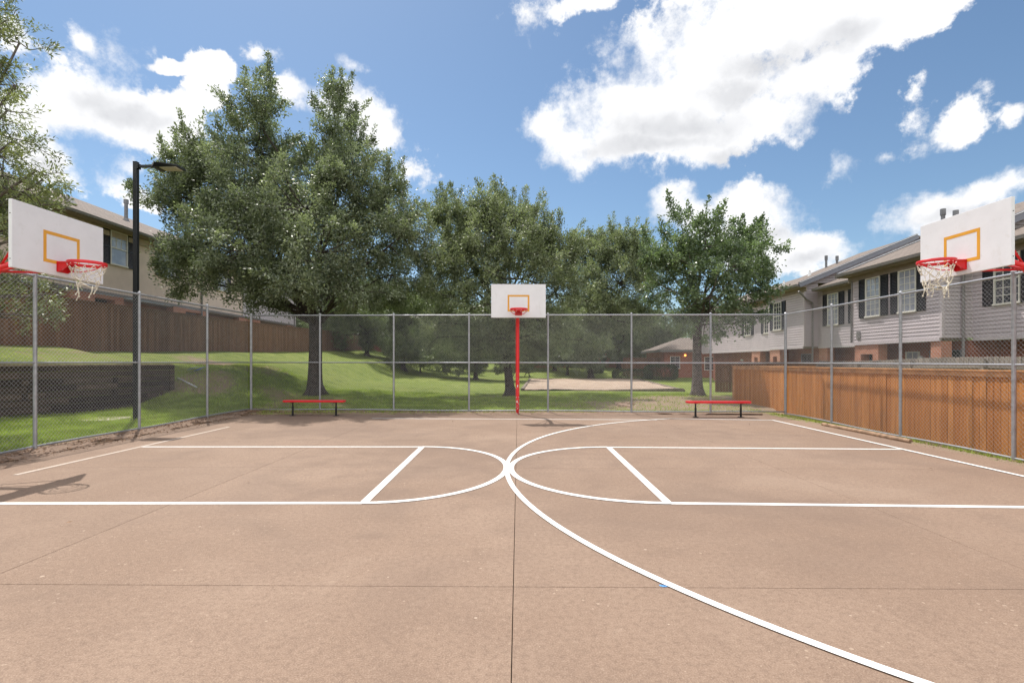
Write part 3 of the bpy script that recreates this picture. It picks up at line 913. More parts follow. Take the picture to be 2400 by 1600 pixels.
# ------------------------------------------------------------------ board fences
def board_fence(name, label, pts, ztop, mat, board=0.14, railside=1, cap=True, follow=None, post_every=2.4, group=None, capmat=None, dogear=False):
    """pts: polyline in plan; ztop(x, y) top height; boards reach down to the ground"""
    x0, y0 = pts[0]
    g0 = float(terrain(x0, y0))
    root = empty(name, (x0, y0, g0)); tag(root, label, 'fence', group)
    O = Vector((x0, y0, g0)); rg = random.Random(hash(label) % 1000 if False else len(label))
    mb = MB(); mp = MB(); mc = MB(); mr = MB()
    for (ax, ay), (bx, by) in zip(pts[:-1], pts[1:]):
        A = Vector((ax, ay, 0)); B = Vector((bx, by, 0)); L = (B-A).length; d = (B-A)/L; nr = Vector((-d.y, d.x, 0))*railside
        n = max(1, int(L/board))
        for k in range(n):
            s0 = L*k/n+0.005; s1 = L*(k+1)/n-0.005
            p = A+d*(s0+s1)/2
            zg = float(terrain(p.x, p.y)); zt = ztop(p.x, p.y) + rg.uniform(-0.008, 0.008)
            j = rg.uniform(-0.004, 0.004)
            q = A+d*s0+nr*j; r = A+d*s1+nr*(j+rg.uniform(-.004,.004))
            zb = zg-0.04
            if dogear:
                c = 0.03; w = s1-s0
                poly = [q+Vector((0,0,zb)), r+Vector((0,0,zb)), r+Vector((0,0,zt-c)), r-d*c+Vector((0,0,zt)), q+d*c+Vector((0,0,zt)), q+Vector((0,0,zt-c))]
            else:
                poly = [q+Vector((0,0,zb)), r+Vector((0,0,zb)), r+Vector((0,0,zt)), q+Vector((0,0,zt))]
            mb.prism([v-O for v in poly], nr*0.018)
        m = max(1, int(round(L/post_every)))
        for k in range(m+1):
            p = A+d*L*k/m+nr*0.075
            zg = float(terrain(p.x, p.y))
            mp = MB(); mp.bar(p+Vector((0,0,zg-0.1))-O, p+Vector((0,0,ztop(p.x,p.y)-0.06))-O, 0.09, 0.09, up=(d.x,d.y,0)); mp.build('fence_post', capmat or mat, root)
        for k in range(m):
            a = A+d*L*k/m; b_ = A+d*L*(k+1)/m
            if cap:
                za, zb_ = ztop(a.x,a.y), ztop(b_.x,b_.y)
                mc.bar(a-nr*0.012+Vector((0,0,za-0.055))-O, b_-nr*0.012+Vector((0,0,zb_-0.055))-O, 0.022, 0.10)
                mc.bar(a+nr*0.01+Vector((0,0,za+0.015))-O, b_+nr*0.01+Vector((0,0,zb_+0.015))-O, 0.13, 0.03)
            for h in (0.25, 0.95):
                za, zb_ = ztop(a.x,a.y)-h, ztop(b_.x,b_.y)-h
                mr.bar(a+nr*0.05+Vector((0,0,za))-O, b_+nr*0.05+Vector((0,0,zb_))-O, 0.04, 0.085)
    mb.build('boards', mat, root)
    mr.build('fence_rail', capmat or mat, root)
    if cap: mc.build('cap_rail', capmat or mat, root)
    return root

CEDAR = wood_mat('stained_cedar', ((0.42,0.155,0.034), (0.57,0.245,0.070)), weather=(0.30,0.135,0.055), wamt=0.5)
CEDARCAP = simple('cedar_cap', (0.50,0.25,0.11), 0.75, var=0.25, vscale=5)
BROWNF = wood_mat('weathered_brown_fence', ((0.150,0.078,0.046), (0.245,0.130,0.080)), weather=(0.21,0.14,0.105), wamt=0.6)
GREYF = wood_mat('grey_fence_wood', ((0.22,0.19,0.165), (0.34,0.29,0.25)), weather=(0.16,0.14,0.12), wamt=0.5)
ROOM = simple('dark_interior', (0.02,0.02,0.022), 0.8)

board_fence('board_fence', 'low orange cedar board fence with a cap rail behind the right chain-link side', [(8.78,3.0),(8.98,20.3),(13.3,20.6)], lambda x, y: 1.435+0.0*y, CEDAR, railside=-1, capmat=CEDARCAP)
board_fence('board_fence', 'tall weathered brown board fence on the upper lawn below the left apartment building', [(-15.9,5.0),(-16.0,50.0),(-17.2,63.0)],
            lambda x, y: float(terrain(-16.0, min(max(y,5),50))*0+ (2.03+0.012*max(0,y-18)+ (0.012*max(0,y-30))) + 1.84), BROWNF, railside=1, cap=True, board=0.15)
board_fence('board_fence', 'dark brown patio fence between the right tree and the orange fence corner', [(10.2,25.0),(12.2,24.6),(15.2,24.6)], lambda x, y: 1.62, BROWNF, railside=-1, cap=False)
board_fence('board_fence', 'weathered grey picket patio fence below the grey sided houses', [(11.9,5.5),(12.3,20.0)], lambda x, y: 1.70+0.05*math.sin(y*0.6), GREYF, railside=1, cap=False, dogear=True)
board_fence('board_fence', 'small red brown fence in front of the far dark brick house', [(10.6,47.5),(15.0,47.0)], lambda x, y: 2.05, BROWNF, railside=1, cap=False)

# ------------------------------------------------------------------ houses
SIDING = simple('taupe_lap_siding', (0.53,0.465,0.485), 0.7, var=0.05, vscale=1.5)
TRIM = simple('taupe_trim', (0.56,0.495,0.51), 0.6, var=0.05)
SOFFIT = simple('brown_soffit', (0.29,0.235,0.20), 0.7, var=0.08)
GUTTER = simple('grey_brown_gutter', (0.20,0.185,0.18), 0.5, var=0.08)
BLUETRIM = simple('blue_grey_fascia', (0.19,0.20,0.235), 0.6, var=0.06)
SHUT = simple('black_shutter', (0.026,0.026,0.032), 0.5, var=0.1)
WINFR = simple('cream_window_frame', (0.70,0.67,0.61), 0.5, var=0.04)
STUCCO = simple('tan_stucco', (0.70,0.575,0.49), 0.9, var=0.06, vscale=1.2, bump=0.2, bscale=60)
TANTRIM = simple('tan_trim', (0.48,0.38,0.29), 0.7, var=0.06)
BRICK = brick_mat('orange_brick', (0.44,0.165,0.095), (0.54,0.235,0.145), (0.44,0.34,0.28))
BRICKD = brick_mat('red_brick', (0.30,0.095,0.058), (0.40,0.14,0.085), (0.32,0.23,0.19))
ROOFM = shingle_mat('brown_shingle', (0.175,0.138,0.115), (0.225,0.180,0.150))
VENT = simple('vent_pipe_metal', (0.17,0.17,0.18), 0.5, metal=0.4, var=0.2)
WHITEP = simple('white_pipe_paint', (0.72,0.72,0.72), 0.5)

def glass(name, c1, c2, sc_=1.6):
    m, N, b = mat_base(name)
    co = obj_co(N)
    nz = N.noise(co, sc_, 3.0)
    N.put(b.inputs['Base Color'], N.mix(N.ramp(nz, 0.35, 0.65), c1, c2))
    b.inputs['Roughness'].default_value = 0.06
    b.inputs['Specular IOR Level'].default_value = 0.9
    return m
PANE = glass('curtained_window_pane', (0.30,0.32,0.40), (0.46,0.47,0.54))
PANED = glass('dark_window_pane', (0.04,0.045,0.055), (0.11,0.11,0.125))

def siding(mb, p0, p1, z0, z1, course=0.125, nrm=None, top=None):
    """lap siding on the vertical plane p0..p1 (plan points); every course overhangs the one below; top(s) limits gables"""
    p0 = Vector((*p0, 0)); p1 = Vector((*p1, 0)); n = Vector((*nrm, 0)).normalized()
    k = int(math.ceil((z1-z0)/course))
    for i in range(k):
        a = z0+i*course; b = min(z1, a+course-0.018)
        lip = n*0.022
        s0, s1 = p0, p1
        if top:                     # gable: clip the course ends by the rake
            r = top(a+course*0.5)
            if r is None: continue
            s0, s1 = r
        A = Vector((0,0,a)); B = Vector((0,0,b))
        mb.quad(s0+A+lip, s1+A+lip, s1+B+n*0.010, s0+B+n*0.010)
        mb.quad(s0+A-n*0.02, s1+A-n*0.02, s1+A+lip, s0+A+lip)
        T = Vector((0,0,min(z1, a+course)))         # the slot under the next course
        mb.quad(s0+B+n*0.010, s1+B+n*0.010, s1+B-n*0.02, s0+B-n*0.02)
        mb.quad(s0+B-n*0.02, s1+B-n*0.02, s1+T-n*0.02, s0+T-n*0.02)

def window(root, O, c, w, h, n, t, pane, shutters=True, grid=(3,3), lower=True, frame=WINFR, fw=0.038, shw=None, gap=0.02):
    """c: centre on the wall; n: outward normal; t: along the wall"""
    c = Vector(c)-O; n = Vector(n); t = Vector(t); Z = Vector((0,0,1))
    def bx(mb, s0, s1, z0, z1, d0, d1):
        q = [c+t*s0+Z*z0+n*d0, c+t*s1+Z*z0+n*d0, c+t*s1+Z*z1+n*d0, c+t*s0+Z*z1+n*d0]
        mb.prism(q, n*(d1-d0))
    mb = MB()
    W, H = w/2, h/2
    bx(mb,-W,W,H-fw,H,0.004,0.065); bx(mb,-W-0.02,W+0.02,-H-0.03,-H+fw*0.8,0.004,0.085)
    bx(mb,-W,-W+fw,-H+fw*0.8,H-fw,0.004,0.065); bx(mb,W-fw,W,-H+fw*0.8,H-fw,0.004,0.065)
    bx(mb,-W+fw,W-fw,-0.025,0.025,0.004,0.055)
    mu = 0.010
    for zz0, zz1, on in ((0.025,H-fw,True),(-H+fw*0.8,-0.025,lower)):
        if not on: continue
        for i in range(1, grid[0]):
            s = -W+fw+(w-2*fw)*i/grid[0]; bx(mb,s-mu,s+mu,zz0,zz1,0.026,0.040)
        for j in range(1, grid[1]):
            z = zz0+(zz1-zz0)*j/grid[1]; bx(mb,-W+fw,W-fw,z-mu,z+mu,0.025,0.038)
    fo = mb.build('window', frame, root)
    mb = MB(); bx(mb,-W+fw,W-fw,-H+fw*0.8,H-fw,0.006,0.022); mb.build('pane', pane, fo)
    if shutters:
        sw = shw or w*0.46
        for s in (-1, 1):
            mb = MB()
            a, b_ = (W+gap, W+gap+sw) if s > 0 else (-W-gap-sw, -W-gap)
            e = 0.045
            bx(mb,a,a+e,-H-0.02,H+0.01,0.016,0.05); bx(mb,b_-e,b_,-H-0.02,H+0.01,0.016,0.05)
            for z in (-H-0.02, -0.04, H-0.06): bx(mb,a+e,b_-e,z,z+0.07,0.016,0.05)
            k = int(h/0.06)
            for i in range(k):
                z = -H+0.05+(h-0.12)*i/k
                q = [c+t*(a+e)+Z*z+n*0.044, c+t*(b_-e)+Z*z+n*0.044, c+t*(b_-e)+Z*(z+0.052)+n*0.024, c+t*(a+e)+Z*(z+0.052)+n*0.024]
                mb.poly(q)
            mb.build('shutter', SHUT, root)

def roof_slab(root, O, y0, y1, xe, ze, xr, zr, xb, zb, thick=0.10, mat=ROOFM, name='roof'):
    P = [(xe,ze),(xr,zr),(xb,zb),(xb,zb-thick),(xr,zr-thick),(xe,ze-thick)]
    mb = MB(); mb.prism([Vector((x,y0,z))-O for x, z in P], (0,y1-y0,0))
    return mb.build(name, mat, root)

def gutter(root, O, x, z, y0, y1, side):
    mb = MB()
    P = [(x,z),(x+side*0.12,z),(x+side*0.10,z-0.10),(x+side*0.02,z-0.12),(x,z-0.12)]
    mb.prism([Vector((a,y0,b))-O for a, b in P], (0,y1-y0,0))
    return mb.build('gutter', GUTTER, root)

def build_right_house():
    O = Vector((14.0, 16.3, -0.1))
    root = empty('townhouse', O); tag(root, 'row of grey sided two storey houses with black shutters on the right', 'house')
    ZB, ZE = 2.40, 5.22
    up = lambda y: 0.24 if y > 24.6 else 0.0        # the far units stand a step higher
    NX = (-1,0,0); TY = (0,1,0)
    secs = [('E',15.0,2.0,16.3),('D',14.0,16.3,20.5),('C',15.3,20.5,25.0),('B',14.6,25.0,28.4),('A',15.6,28.4,41.0)]
    for nm, x, y0, y1 in secs:
        mb = MB(); siding(mb, (x-O.x,y0-O.y), (x-O.x,y1-O.y), ZB-O.z, ZE+0.1+up(y1-1)-O.z, nrm=(-1,0))
        w = mb.build('siding_wall', SIDING, root, recalc=False)
        mb = MB()
        for yy in (y0, y1):      # corner boards and the trim along the foot
            mb.box(x-0.022-O.x, x+0.07-O.x, yy-0.045-O.y, yy+0.045-O.y, ZB-O.z, ZE+0.08+up(y1-1)-O.z)
        mb.box(x-0.024-O.x, x+0.05-O.x, y0+0.05-O.y, y1-0.05-O.y, ZB-0.10-O.z, ZB-0.003-O.z)
        mb.build('corner_trim', TRIM, root)
        mb = MB(); mb.box(x+0.06-O.x, x+0.9-O.x, y0+0.06-O.y, y1-0.06-O.y, ZB-0.06-O.z, ZB+0.1-O.z); mb.build('overhang', SOFFIT, root)
    # return walls between the stagger (normals towards the camera, -y)
    for (y, xa, xb, zt) in ((16.3,14.0,15.0,ZE+0.1),(25.0,14.6,15.3,ZE+0.34)):
        mb = MB(); siding(mb, (xa-O.x,y-O.y), (xb-O.x,y-O.y), ZB-O.z, zt-O.z, nrm=(0,-1)); mb.build('siding_wall', SIDING, root, recalc=False)
    for (y, xa, xb) in ((20.5,14.0,15.3),(28.4,14.6,15.6)):
        mb = MB(); siding(mb, (xa-O.x,y-O.y), (xb-O.x,y-O.y), ZB-O.z, ZE+0.1-O.z, nrm=(0,1)); mb.build('siding_wall', SIDING, root, recalc=False)
    # roofs: ridge at x = 20, pitch 0.41
    p = 0.41; xr = 20.0
    rz = lambda xe: ZE+0.02+p*(xr-xe)
    def roof(y0, y1, xe):
        u_ = up(y0+1); z = rz(xe)+u_; return roof_slab(root, O, y0, y1, xe, ZE+0.02+u_, xr, z, 27.0, z-p*7.0)
    roof(28.75,41.3,15.15); roof(24.65,28.745,14.15); roof(20.82,24.645,14.85); roof(15.9,20.815,13.55); roof(2.0,15.895,14.55)
    # gable walls under the rakes that face the camera
    for y, xe in ((24.95,14.6),(16.25,14.0)):
        z0 = ZE+0.1+up(y)
        def top(z, xe=xe, y=y):
            xa = xe-0.4+(z-up(y)-ZE-0.02+0.10)/p
            if xa > 19.9: return None
            return (Vector((max(xa,xe)-O.x, y-O.y, 0)), Vector((20.0+(20.0-max(xa,xe))-O.x, y-O.y, 0)))
        mb = MB(); siding(mb, (xe-O.x,y-O.y), (20-O.x,y-O.y), z0-O.z, rz(xe-0.45)+up(y)-0.2-O.z, nrm=(0,-1), top=lambda z: top(z+O.z))
        mb.build('gable_wall', SIDING, root, recalc=False)
    # rake boards
    for y, xe in ((24.62,14.15),(20.79,14.85),(20.79,13.55),(15.87,13.55),(28.72,15.15)):
        mb = MB()
        a = Vector((xe,y,ZE-0.04+up(y)))-O; b = Vector((xr,y,rz(xe)-0.06+up(y)))-O
        mb.bar(a, b, 0.035, 0.26); mb.build('rake_board', BLUETRIM, root)
        mb = MB(); mb.bar(a+Vector((0,-0.012,0.105)), b+Vector((0,-0.012,0.105)), 0.07, 0.02); mb.build('drip_edge', WHITEP, root)
    # eaves: soffit, gutter
    for x, xe, y0, y1 in ((15.0,14.55,2.0,15.88),(14.0,13.55,15.9,20.8),(15.3,14.85,20.82,24.6),(14.6,14.15,24.66,28.7),(15.6,15.15,28.76,41.0)):
        mb = MB(); e_ = up(y0+1); mb.box(xe+0.03-O.x, x-0.03-O.x, y0+0.02-O.y, y1-0.02-O.y, ZE-0.14+e_-O.z, ZE-0.09+e_-O.z); mb.build('soffit', SOFFIT, root)
        mb = MB(); mb.box(x-0.05-O.x, x-0.018-O.x, y0+0.05-O.y, y1-0.05-O.y, ZE-0.34+e_-O.z, ZE-0.145+e_-O.z); mb.build('frieze_board', SOFFIT, root)
        gutter(root, O, xe-0.005, ZE+e_, y0, y1, -1)
    # windows: (x wall, y centre, width)
    zc, h = 4.13, 1.50
    for x, yc, w in ((14.0,19.33,0.78),(14.0,17.65,0.80),(15.3,23.75,0.80),(15.3,21.9,0.78),(14.6,27.4,0.82),(14.6,25.9,0.0),(15.6,30.4,0.85),(15.6,33.0,0.85),(15.0,15.1,0.80),(15.0,13.2,0.8),(15.0,10.0,0.8)):
        if w == 0: continue
        window(root, O, (x-0.012,yc,zc), w, h, NX, TY, PANED if x == 15.0 or yc > 25.5 else PANE, grid=(3,3), shw=0.36)
    # brick ground floor, set back under the overhang, and piers at the corners
    for x, y0, y1 in ((15.9,2.0,16.3),(14.9,16.3,20.5),(16.2,20.5,25.0),(15.5,25.0,28.4),(16.5,28.4,41.0)):
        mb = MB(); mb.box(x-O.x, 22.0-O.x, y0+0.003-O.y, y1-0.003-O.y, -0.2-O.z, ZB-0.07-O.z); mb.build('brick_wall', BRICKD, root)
    for x, y0, y1 in ((14.03,19.15,20.46),(14.03,16.34,16.75),(15.33,24.3,24.95),(14.63,27.3,28.36),(15.63,31.5,32.6),(15.03,10.0,10.6)):
        mb = MB()
        ya, yb = (y0+0.3, y1-0.35) if y1-y0 > 1.0 else (None, None)
        top = ZB-0.105
        if ya is None: mb.box(x-O.x, x+0.35-O.x, y0-O.y, y1-O.y, -0.2-O.z, top-O.z)
        else:
            mb.box(x-O.x, x+0.35-O.x, y0-O.y, ya-O.y, -0.2-O.z, top-O.z); mb.box(x-O.x, x+0.35-O.x, yb-O.y, y1-O.y, -0.2-O.z, top-O.z)
            mb.box(x-O.x, x+0.35-O.x, ya-O.y, yb-O.y, 1.92-O.z, top-O.z)
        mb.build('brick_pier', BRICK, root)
        if ya is not None:
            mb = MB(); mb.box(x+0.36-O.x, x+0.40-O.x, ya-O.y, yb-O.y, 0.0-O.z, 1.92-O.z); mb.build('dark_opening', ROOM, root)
    for x, yc, w, zc2, hh, mat in ((14.9,17.15,1.25,1.62,0.80,PANED),(14.9,18.55,0.62,1.70,0.6,PANE),(16.2,22.6,1.3,1.6,0.9,PANED),(15.9,14.6,1.3,1.6,1.0,PANED),(15.9,12.3,1.2,1.6,1.0,PANED),(15.5,26.2,1.0,1.6,0.9,PANED),(16.5,30,1.1,1.6,0.9,PANED)):
        window(root, O, (x-0.002,yc,zc2), w, hh, NX, TY, mat, shutters=False, grid=(2,1), frame=BLUETRIM if mat is PANED else WINFR, fw=0.035)
    # wall lamps under the overhang
    for x, y in ((14.86,18.05),(16.46,35.6)):
        mb = MB(); mb.tube([(x-O.x,y-O.y,1.75-O.z),(x-0.10-O.x,y-O.y,1.78-O.z),(x-0.12-O.x,y-O.y,1.72-O.z)], [0.05,0.07,0.09], 10); mb.build('wall_lamp', WHITEP, root, smooth=True)
    # downspouts
    for pts in (((14.1,24.58,5.1),(14.62,24.85,4.75),(14.95,24.86,4.55),(14.95,24.86,2.3),(14.95,24.86,0.0)), ((14.62,16.19,5.0),(14.62,16.19,2.3),(14.62,16.19,0.0)), ((13.97,20.52,4.9),(13.965,20.56,2.4))):
        mb = MB(); mb.tube([Vector(q)-O for q in pts], 0.045, 6); mb.build('downspout', GUTTER, root)
    # pipes on the roof
    def pipe(x, y, z0, z1, r=0.10, m=VENT, cap=True):
        mb = MB(); mb.tube([Vector((x,y,z0))-O, Vector((x,y,z1))-O], r, 10)
        if cap: mb.tube([Vector((x,y,z1-0.02))-O, Vector((x,y,z1+0.22))-O], r*1.35, 10)
        mb.tube([Vector((x,y,z0))-O, Vector((x,y,z0+0.25))-O], [r*2.2, r*1.1], 10)
        mb.build('vent_pipe', m, root)
    pipe(17.6,28.0,6.4,7.35,0.06); pipe(17.95,27.6,6.6,7.25,0.06)
    pipe(16.6,19.25,6.2,7.28,0.07); pipe(16.78,18.9,6.2,7.12,0.07)
    for x, y in ((15.6,22.0),(17.1,24.2),(14.9,27.4),(16.2,27.2)):
        xe = 14.85 if y < 24.6 else 14.15
        z = ZE+0.02+p*(x-xe)+(0.24 if y > 24.6 else 0); pipe(x, y, z-0.05, z+0.28, 0.045, WHITEP, False)
    mb = MB(); mb.box(13.95-O.x,13.985-O.x,20.05-O.y,20.25-O.y,2.55-O.z,2.85-O.z); mb.build('meter_box', GUTTER, root)
    return root
build_right_house()

def build_left_house():
    O = Vector((-18.0, 10.0, 2.0))
    root = empty('apartment_building', O); tag(root, 'long tan stucco two storey apartment building behind the brown fence on the left', 'building')
    ZB, ZE = 4.72, 7.66
    def bx(name, mat, *a):
        mb = MB(); mb.box(a[0]-O.x, a[1]-O.x, a[2]-O.y, a[3]-O.y, a[4]-O.z, a[5]-O.z); return mb.build(name, mat, root)
    bx('stucco_wall', STUCCO, -18.25, -18.0, 4.0, 33.4, ZB, ZE)
    mb = MB(); siding(mb, (-18.0-O.x,33.42-O.y), (-18.0-O.x,41.6-O.y), ZB-O.z, ZE-O.z, course=0.16, nrm=(1,0)); mb.build('siding_wall', simple('pale_lap_siding', (0.60,0.545,0.565), 0.7, var=0.04), root, recalc=False)
    mb = MB(); siding(mb, (-18.0-O.x,41.62-O.y), (-26-O.x,41.62-O.y), 2.0-O.z, ZE-O.z, course=0.16, nrm=(0,1)); mb.build('siding_wall', SIDING, root, recalc=False)
    bx('floor_trim', GUTTER, -18.06, -17.97, 4.0, 41.6, ZB-0.12, ZB-0.005)
    bx('frieze_board', TANTRIM, -17.995, -17.95, 4.0, 41.6, ZE-0.42, ZE-0.09)
    bx('soffit', SOFFIT, -17.99, -17.55, 4.0, 41.6, ZE-0.08, ZE-0.04)
    # upper storey step in the wall near the left (a shallow bay)
    bx('bay_wall', STUCCO, -17.995, -17.86, 4.0, 19.6, ZB, ZE-0.43)
    roof_slab(root, O, 3.5, 42.0, -17.50, ZE+0.06, -23.2, ZE+0.06+0.455*5.7, -29.0, ZE+0.06)
    gutter(root, O, -17.505, ZE+0.05, 3.5, 42.0, 1)
    bx('brick_wall', BRICK, -18.9, -18.7, 4.0, 41.6, 2.0, ZB-0.13)
    bx('overhang', SOFFIT, -18.7, -18.07, 4.0, 41.6, ZB-0.18, ZB-0.125)
    for y0, y1 in ((13.0,13.7),(20.4,21.6),(22.7,23.2),(26.6,27.6),(29.1,29.5),(33.0,33.9),(35.4,35.8),(40.0,41.5),(17.0,17.5)):
        bx('brick_pier', BRICK, -18.4, -18.02, y0, y1, 2.0, ZB-0.13)
    for y0, y1 in ((21.6,22.7),(27.6,29.1),(33.9,35.4)):
        bx('brick_lintel', BRICK, -18.4, -18.03, y0, y1, 4.42, ZB-0.135)
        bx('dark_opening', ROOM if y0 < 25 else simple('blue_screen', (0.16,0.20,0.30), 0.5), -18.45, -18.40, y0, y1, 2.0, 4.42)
    NX = (1,0,0); TY = (0,1,0)
    for yc in (12.6, 17.8, 22.85, 26.15, 31.0):
        x = -18.0 if yc > 19.6 else -17.86
        window(root, O, (x,yc,6.77), 0.98, 1.5, NX, TY, PANE if yc > 22 else PANED, grid=(3,2), lower=False, shw=0.42)
    for yc in (35.2, 38.6):
        window(root, O, (-17.985,yc,6.77), 0.98, 1.5, NX, TY, PANED, grid=(3,2), lower=False, shw=0.42)
    def pipe(x, y, z0, z1, r=0.09):
        mb = MB(); mb.tube([Vector((x,y,z0))-O, Vector((x,y,z1))-O], r, 10); mb.tube([Vector((x,y,z1-0.02))-O, Vector((x,y,z1+0.2))-O], r*1.35, 10)
        mb.tube([Vector((x,y,z0))-O, Vector((x,y,z0+0.25))-O], [r*2.2, r*1.1], 10); mb.build('vent_pipe', VENT, root)
    pipe(-21.0,27.2,9.2,10.25)
    mb = MB(); mb.prism([Vector((-19.0,21.4,8.38))-O, Vector((-19.0,21.75,8.38))-O, Vector((-19.3,21.75,8.72))-O, Vector((-19.3,21.4,8.72))-O], (0.12,0,0.05)); mb.build('roof_vent', GUTTER, root)
    mb = MB(); mb.tube([Vector((-17.93,28.9,7.5))-O, Vector((-17.93,28.9,2.2))-O], 0.05, 6); mb.tube([Vector((-17.93,41.2,7.5))-O, Vector((-17.93,41.2,2.2))-O], 0.05, 6); mb.build('downspout', GUTTER, root)
    return root
build_left_house()

def small_house(name, label, cx, cy, wx, wy, zb, zw, zr, wall, hip=True, lamp=None, wins=()):
    root = empty(name, (cx,cy,zb)); tag(root, label, 'house')
    O = Vector((cx,cy,zb))
    mb = MB(); mb.box(-wx/2,wx/2,-wy/2,wy/2,-0.4,zw-zb); mb.build('wall', wall, root)
    o = 0.5; h = zw-zb; e = min(wx,wy)/2
    A = [(-wx/2-o,-wy/2-o,h),(wx/2+o,-wy/2-o,h),(wx/2+o,wy/2+o,h),(-wx/2-o,wy/2+o,h)]
    k = e if hip else 0
    if wx >= wy: R = [(-wx/2-o+k,0,zr-zb),(wx/2+o-k,0,zr-zb)]
    else: R = [(0,-wy/2-o+k,zr-zb),(0,wy/2+o-k,zr-zb)]
    mb = MB()
    if wx >= wy:
        mb.poly([A[0],A[1],R[1],R[0]]); mb.poly([A[1],A[2],R[1]]); mb.poly([A[2],A[3],R[0],R[1]]); mb.poly([A[3],A[0],R[0]])
    else:
        mb.poly([A[0],A[1],R[0]]); mb.poly([A[1],A[2],R[1],R[0]]); mb.poly([A[2],A[3],R[1]]); mb.poly([A[3],A[0],R[0],R[1]])
    mb.poly(A[::-1])
    mb.build('roof', ROOFM, root)
    mb = MB(); mb.box(-wx/2-o+.02,wx/2+o-.02,-wy/2-o+.02,-wy/2-o+.05,h-0.2,h-0.004); mb.box(-wx/2-o+.02,-wx/2-o+.05,-wy/2-o+.06,wy/2+o-.02,h-0.2,h-0.004); mb.build('fascia', GUTTER, root)
    for (xw, zw_, w, hh) in wins:
        window(root, O, (cx+xw, cy-wy/2-0.002, zw_), w, hh, (0,-1,0), (1,0,0), PANED, shutters=False, grid=(2,2))
    if lamp:
        mb = MB(); mb.ring((lamp, -wy/2-0.12, 1.9), 0.001, 0.10, 10, 8)
        m = bpy.data.materials.new('lit_wall_lamp'); m.use_nodes = True
        b = m.node_tree.nodes['Principled BSDF']; b.inputs['Emission Color'].default_value = (1,0.42,0.08,1); b.inputs['Emission Strength'].default_value = 2.5; b.inputs['Base Color'].default_value = (0.8,0.4,0.1,1)
        mb.build('lit_lamp', m, root, smooth=True)
    return root
small_house('brick_house', 'dark red brick house with a hipped roof and a lit lamp behind the hedge', 17.6, 49.0, 7.2, 6.0, 0.35, 2.75, 4.0, BRICKD, lamp=-1.7, wins=((-2.6,1.6,0.9,1.1),(0.6,1.5,1.0,1.2)))
small_house('brick_house', 'long low orange brick house at the far end of the right lawn', 10.5, 66.0, 18.0, 7.0, 1.2, 2.9, 4.6, BRICK, wins=((-6,2.2,1.0,1.0),(-2,2.2,1.0,1.0),(3,2.2,1.0,1.0)))
small_house('brick_house', 'shaded red brick house behind the big oak at the far left', -17.5, 60.0, 9.0, 7.0, 2.4, 4.6, 6.3, BRICKD, wins=((0,4.0,1.0,1.0),(3,4.0,1.0,1.0)))

# ------------------------------------------------------------------ sand pit
def build_pit():
    root = empty('sand_pit', (4.6,26.0,0.1)); tag(root, 'timber edged sand volleyball pit on the lawn behind the fence', 'sand pit')
    O = Vector((4.6,26.0,0.1))
    m, N, b = mat_base('pit_sand'); co = obj_co(N)
    a = N.noise(co, 1.2, 6.0, 0.65); f = N.noise(co, 14, 4.0, 0.7)
    c = N.mix(N.ramp(a, 0.3, 0.7), (0.47,0.34,0.25), (0.60,0.47,0.36)); c = N.mix(N.ramp(f, 0.35, 0.7, 0.0, 0.5), c, (0.33,0.23,0.16))
    N.put(b.inputs['Base Color'], c); b.inputs['Roughness'].default_value = 0.95
    bp = N.n('ShaderNodeBump'); bp.inputs['Distance'].default_value = 0.12; N.t.links.new(f, bp.inputs['Height']); N.t.links.new(bp.outputs[0], b.inputs['Normal'])
    Q = [(0.55,26.6),(8.75,25.5),(10.75,43.0),(1.6,43.5)]
    nu, nv = 40, 60
    V = []; F = []
    for j in range(nv+1):
        for i in range(nu+1):
            s, t = i/nu, j/nv
            x = (Q[0][0]*(1-s)+Q[1][0]*s)*(1-t)+(Q[3][0]*(1-s)+Q[2][0]*s)*t
            y = (Q[0][1]*(1-s)+Q[1][1]*s)*(1-t)+(Q[3][1]*(1-s)+Q[2][1]*s)*t
            z = 0.17 + 0.03*math.sin(x*1.7+y*0.5)*math.cos(y*0.8)+RNG.uniform(-.012,.012)
            V.append((x-O.x,y-O.y,z-O.z))
    for j in range(nv):
        for i in range(nu):
            k = j*(nu+1)+i; F.append((k,k+1,k+nu+2,k+nu+1))
    np_mesh('sand', np.array(V), np.array(F), m, root)
    edge = simple('pit_timber', (0.20,0.16,0.125), 0.9, var=0.3, vscale=5)
    for k in range(4):
        a = Vector((*Q[k],0.10)); b2 = Vector((*Q[(k+1)%4],0.10 if k else 0.16))
        if k == 0: a = a.lerp(b2, 0.55); a.z = 0.06
        mb = MB(); mb.bar(a-O, b2-O, 0.16, 0.24); mb.build('timber_edge', edge, root)
build_pit()

